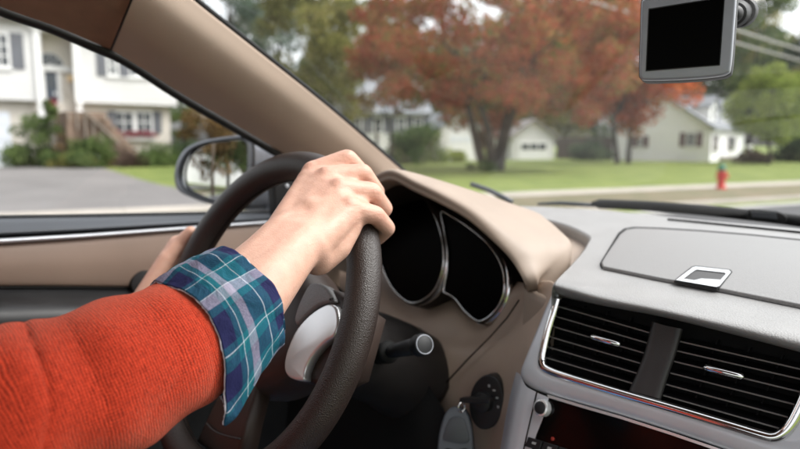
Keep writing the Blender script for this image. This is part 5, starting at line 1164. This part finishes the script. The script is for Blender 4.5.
# jeans
bm = bmesh.new()
for s_ in (-1, 1):
    hp_ = (-.388+s_*.09, -.17, .75); kn_ = (-.388+s_*.15, .30, .80); ft_ = (-.388+s_*.13, .66, .50)
    rcone(bm, hp_, kn_, .098, .07); rcone(bm, kn_, ft_, .068, .05)
rcone(bm, (-.46, -.2, .76), (-.31, -.2, .76), .115, .115)
remeshed('jeans', bm, .008, 4, M['jeans'], person)
for s_ in (-1, 1):
    bm = bmesh.new(); x = -.388+s_*.13; rcone(bm, (x, .66, .45), (x, .86, .45), .042, .036); rcone(bm, (x, .66, .46), (x, .65, .52), .044, .048); remeshed('shoe', bm, .006, 3, M['shoe'], person)
# right sleeve: rings along the forearm with creases
def uvgrid(name, V, nu, nv, UV, m, parent, closed=True):
    f = []
    for j in range(nv-1):
        for i in range(nu if closed else nu-1): f.append((j*nu+i, j*nu+(i+1) % nu, (j+1)*nu+(i+1) % nu, (j+1)*nu+i))
    o = mesh(name, V, f, m, parent); ul = o.data.uv_layers.new(name='UVMap')
    for p in o.data.polygons:
        us = [UV[o.data.loops[li].vertex_index] for li in p.loop_indices]; hi = max(u[0] for u in us); lo = min(u[0] for u in us); per_ = UV[nu-1][0]*nu/(nu-1)
        for li, u in zip(p.loop_indices, us): ul.data[li].uv = (u[0]+per_ if hi-lo > per_*.5 and u[0] < per_*.5 else u[0], u[1])
    return o
axp = [at(206, 328, 'd', .502), at(186, 340, 'd', .49), at(148, 360, 'd', .466), at(88, 388, 'd', .436), at(18, 417, 'd', .408), at(-45, 446, 'd', .385), elb.lerp(shR, .12)+Vector((0, -.012, 0)), elb.lerp(shR, .35), elb.lerp(shR, .7), shR]
axr = [.0445, .0495, .0535, .0560, .0575, .060, .060, .060, .064, .07]
NV_, NU_ = 260, 150
ax_ = cr(axp, NV_); rr_ = np.interp(np.linspace(0, len(axr)-1, NV_), range(len(axr)), axr); arc = np.concatenate([[0], np.cumsum([np.linalg.norm(ax_[i+1]-ax_[i]) for i in range(NV_-1)])])
V = []; UV = []; ref = np.array([0, 0, 1.])
noise_ph = rng.uniform(0, 6.28, 40); noise_k = rng.uniform(-1, 1, 40)
for j in range(NV_):
    t = ax_[min(j+1, NV_-1)]-ax_[max(j-1, 0)]; t /= np.linalg.norm(t); a = np.cross(t, ref); a /= np.linalg.norm(a); b = np.cross(a, t); s = arc[j]
    for i in range(NU_):
        w = 2*math.pi*i/NU_; d = 0
        # long soft diagonal creases, deepening towards the elbow
        am = .0013+.0135*sm((s-.095)/.075)
        ph = s*190+4.8*math.sin(w+.4)+2.0*math.sin(2*w+1.3)+1.2*math.sin(s*95+w)
        d += am*(abs(math.sin(ph*.5+.5*math.sin(s*40)))**.5-.65)*(.65+.35*math.sin(w*2+s*30))
        d += (.0009+.0016*sm((s-.05)/.1))*math.sin(s*118+2.4*math.sin(w+1.9)+math.sin(3*w))
        for k in range(10): d += .00035*math.sin(noise_k[k]*170*s+ (k % 4+1)*w+noise_ph[k])
        d += -.0035*math.exp(-(s/.004)**2)+.0012*math.exp(-((s-.010)/.005)**2)
        V.append(ax_[j]+(rr_[j]+d)*(math.cos(w)*a*1.0+math.sin(w)*b)); UV.append((w*.048, s))
uvgrid('sleeve', V, NU_, NV_, UV, M['knit'], sweater)
# turned-back plaid cuff
c0 = np.array(at(192, 336, 'd', .493)); c1 = np.array(at(246, 300, 'd', .527)); cd_ = c1-c0; cl_ = np.linalg.norm(cd_); cd_ /= cl_
ca = np.cross(cd_, (0, 0, 1.)); ca /= np.linalg.norm(ca); cb = np.cross(ca, cd_)
NU_, NV_ = 180, 46; V = []; UV = []
# direction round the arm that looks down and to the camera: the open corner hangs there
dn = np.array(-UP*.62-FW*.78); wdn = math.atan2(dn@cb, dn@ca)
for j in range(NV_):
    t = j/(NV_-1); c = c0+cd_*cl_*t
    for i in range(NU_):
        w = 2*math.pi*i/NU_; dw = (w-wdn+math.pi) % (2*math.pi)-math.pi
        r = .0505-.003*t+.0030*math.sin(t*math.pi)+.0012*math.sin(3*w+2*t)+.0008*math.sin(7*w+5*t+1)
        r += .0045*math.exp(-((w-1.6+.3)/.5)**2)*t                        # ruck along the top
        flap = math.exp(-(abs(dw)/.5)**1.6)
        r += .004*flap
        sh = -.004*flap+.0035*math.sin(2*w+.7)+.0015*math.sin(5*w)*t
        q = c+(r)*(math.cos(w)*ca+math.sin(w)*cb)+cd_*sh
        q = q+(math.cos(w)*ca+math.sin(w)*cb)*(.0007*math.sin(9*w+14*t+2*math.sin(3*w))*(.4+.6*t)+.0003*math.sin(23*w-9*t)+.0016*math.exp(-((math.sin(w*1.5+t*1.2+.4))/.12)**2))
        q = q+np.array(-UP*.035-RT*.004-FW*.004)*flap*math.exp(-((t-.04)/.42)**2)
        V.append(q); UV.append((w*.049, t*cl_+.25*sh))
cuff = uvgrid('shirt_cuff', V, NU_, NV_, UV, M['plaid'], person); so_ = cuff.modifiers.new('s', 'SOLIDIFY'); so_.thickness = .0016; so_.offset = -1
for nm, j0 in (('cuff_hem', 0), ('cuff_hem', NV_-1)):
    tube(nm, [V[j0*NU_+i]+rng.normal(0, .00025, 3) for i in range(NU_)], rng.uniform(.0005, .0009, NU_), M['frayed'], cuff, 6, closed=True, up=tuple(cd_))
# inner layer of the cuff that lies against the forearm
V2 = []; UV2 = []
for j in range(20):
    t = j/19; c = c1+cd_*(.004-.03*t)
    for i in range(90):
        w = 2*math.pi*i/90; r = .0455-.004*t+.001*math.sin(4*w); V2.append(c+r*(math.cos(w)*ca+math.sin(w)*cb)); UV2.append((w*.049, t*.03))
uvgrid('cuff_lining', V2, 90, 20, UV2, M['plaid'], cuff)
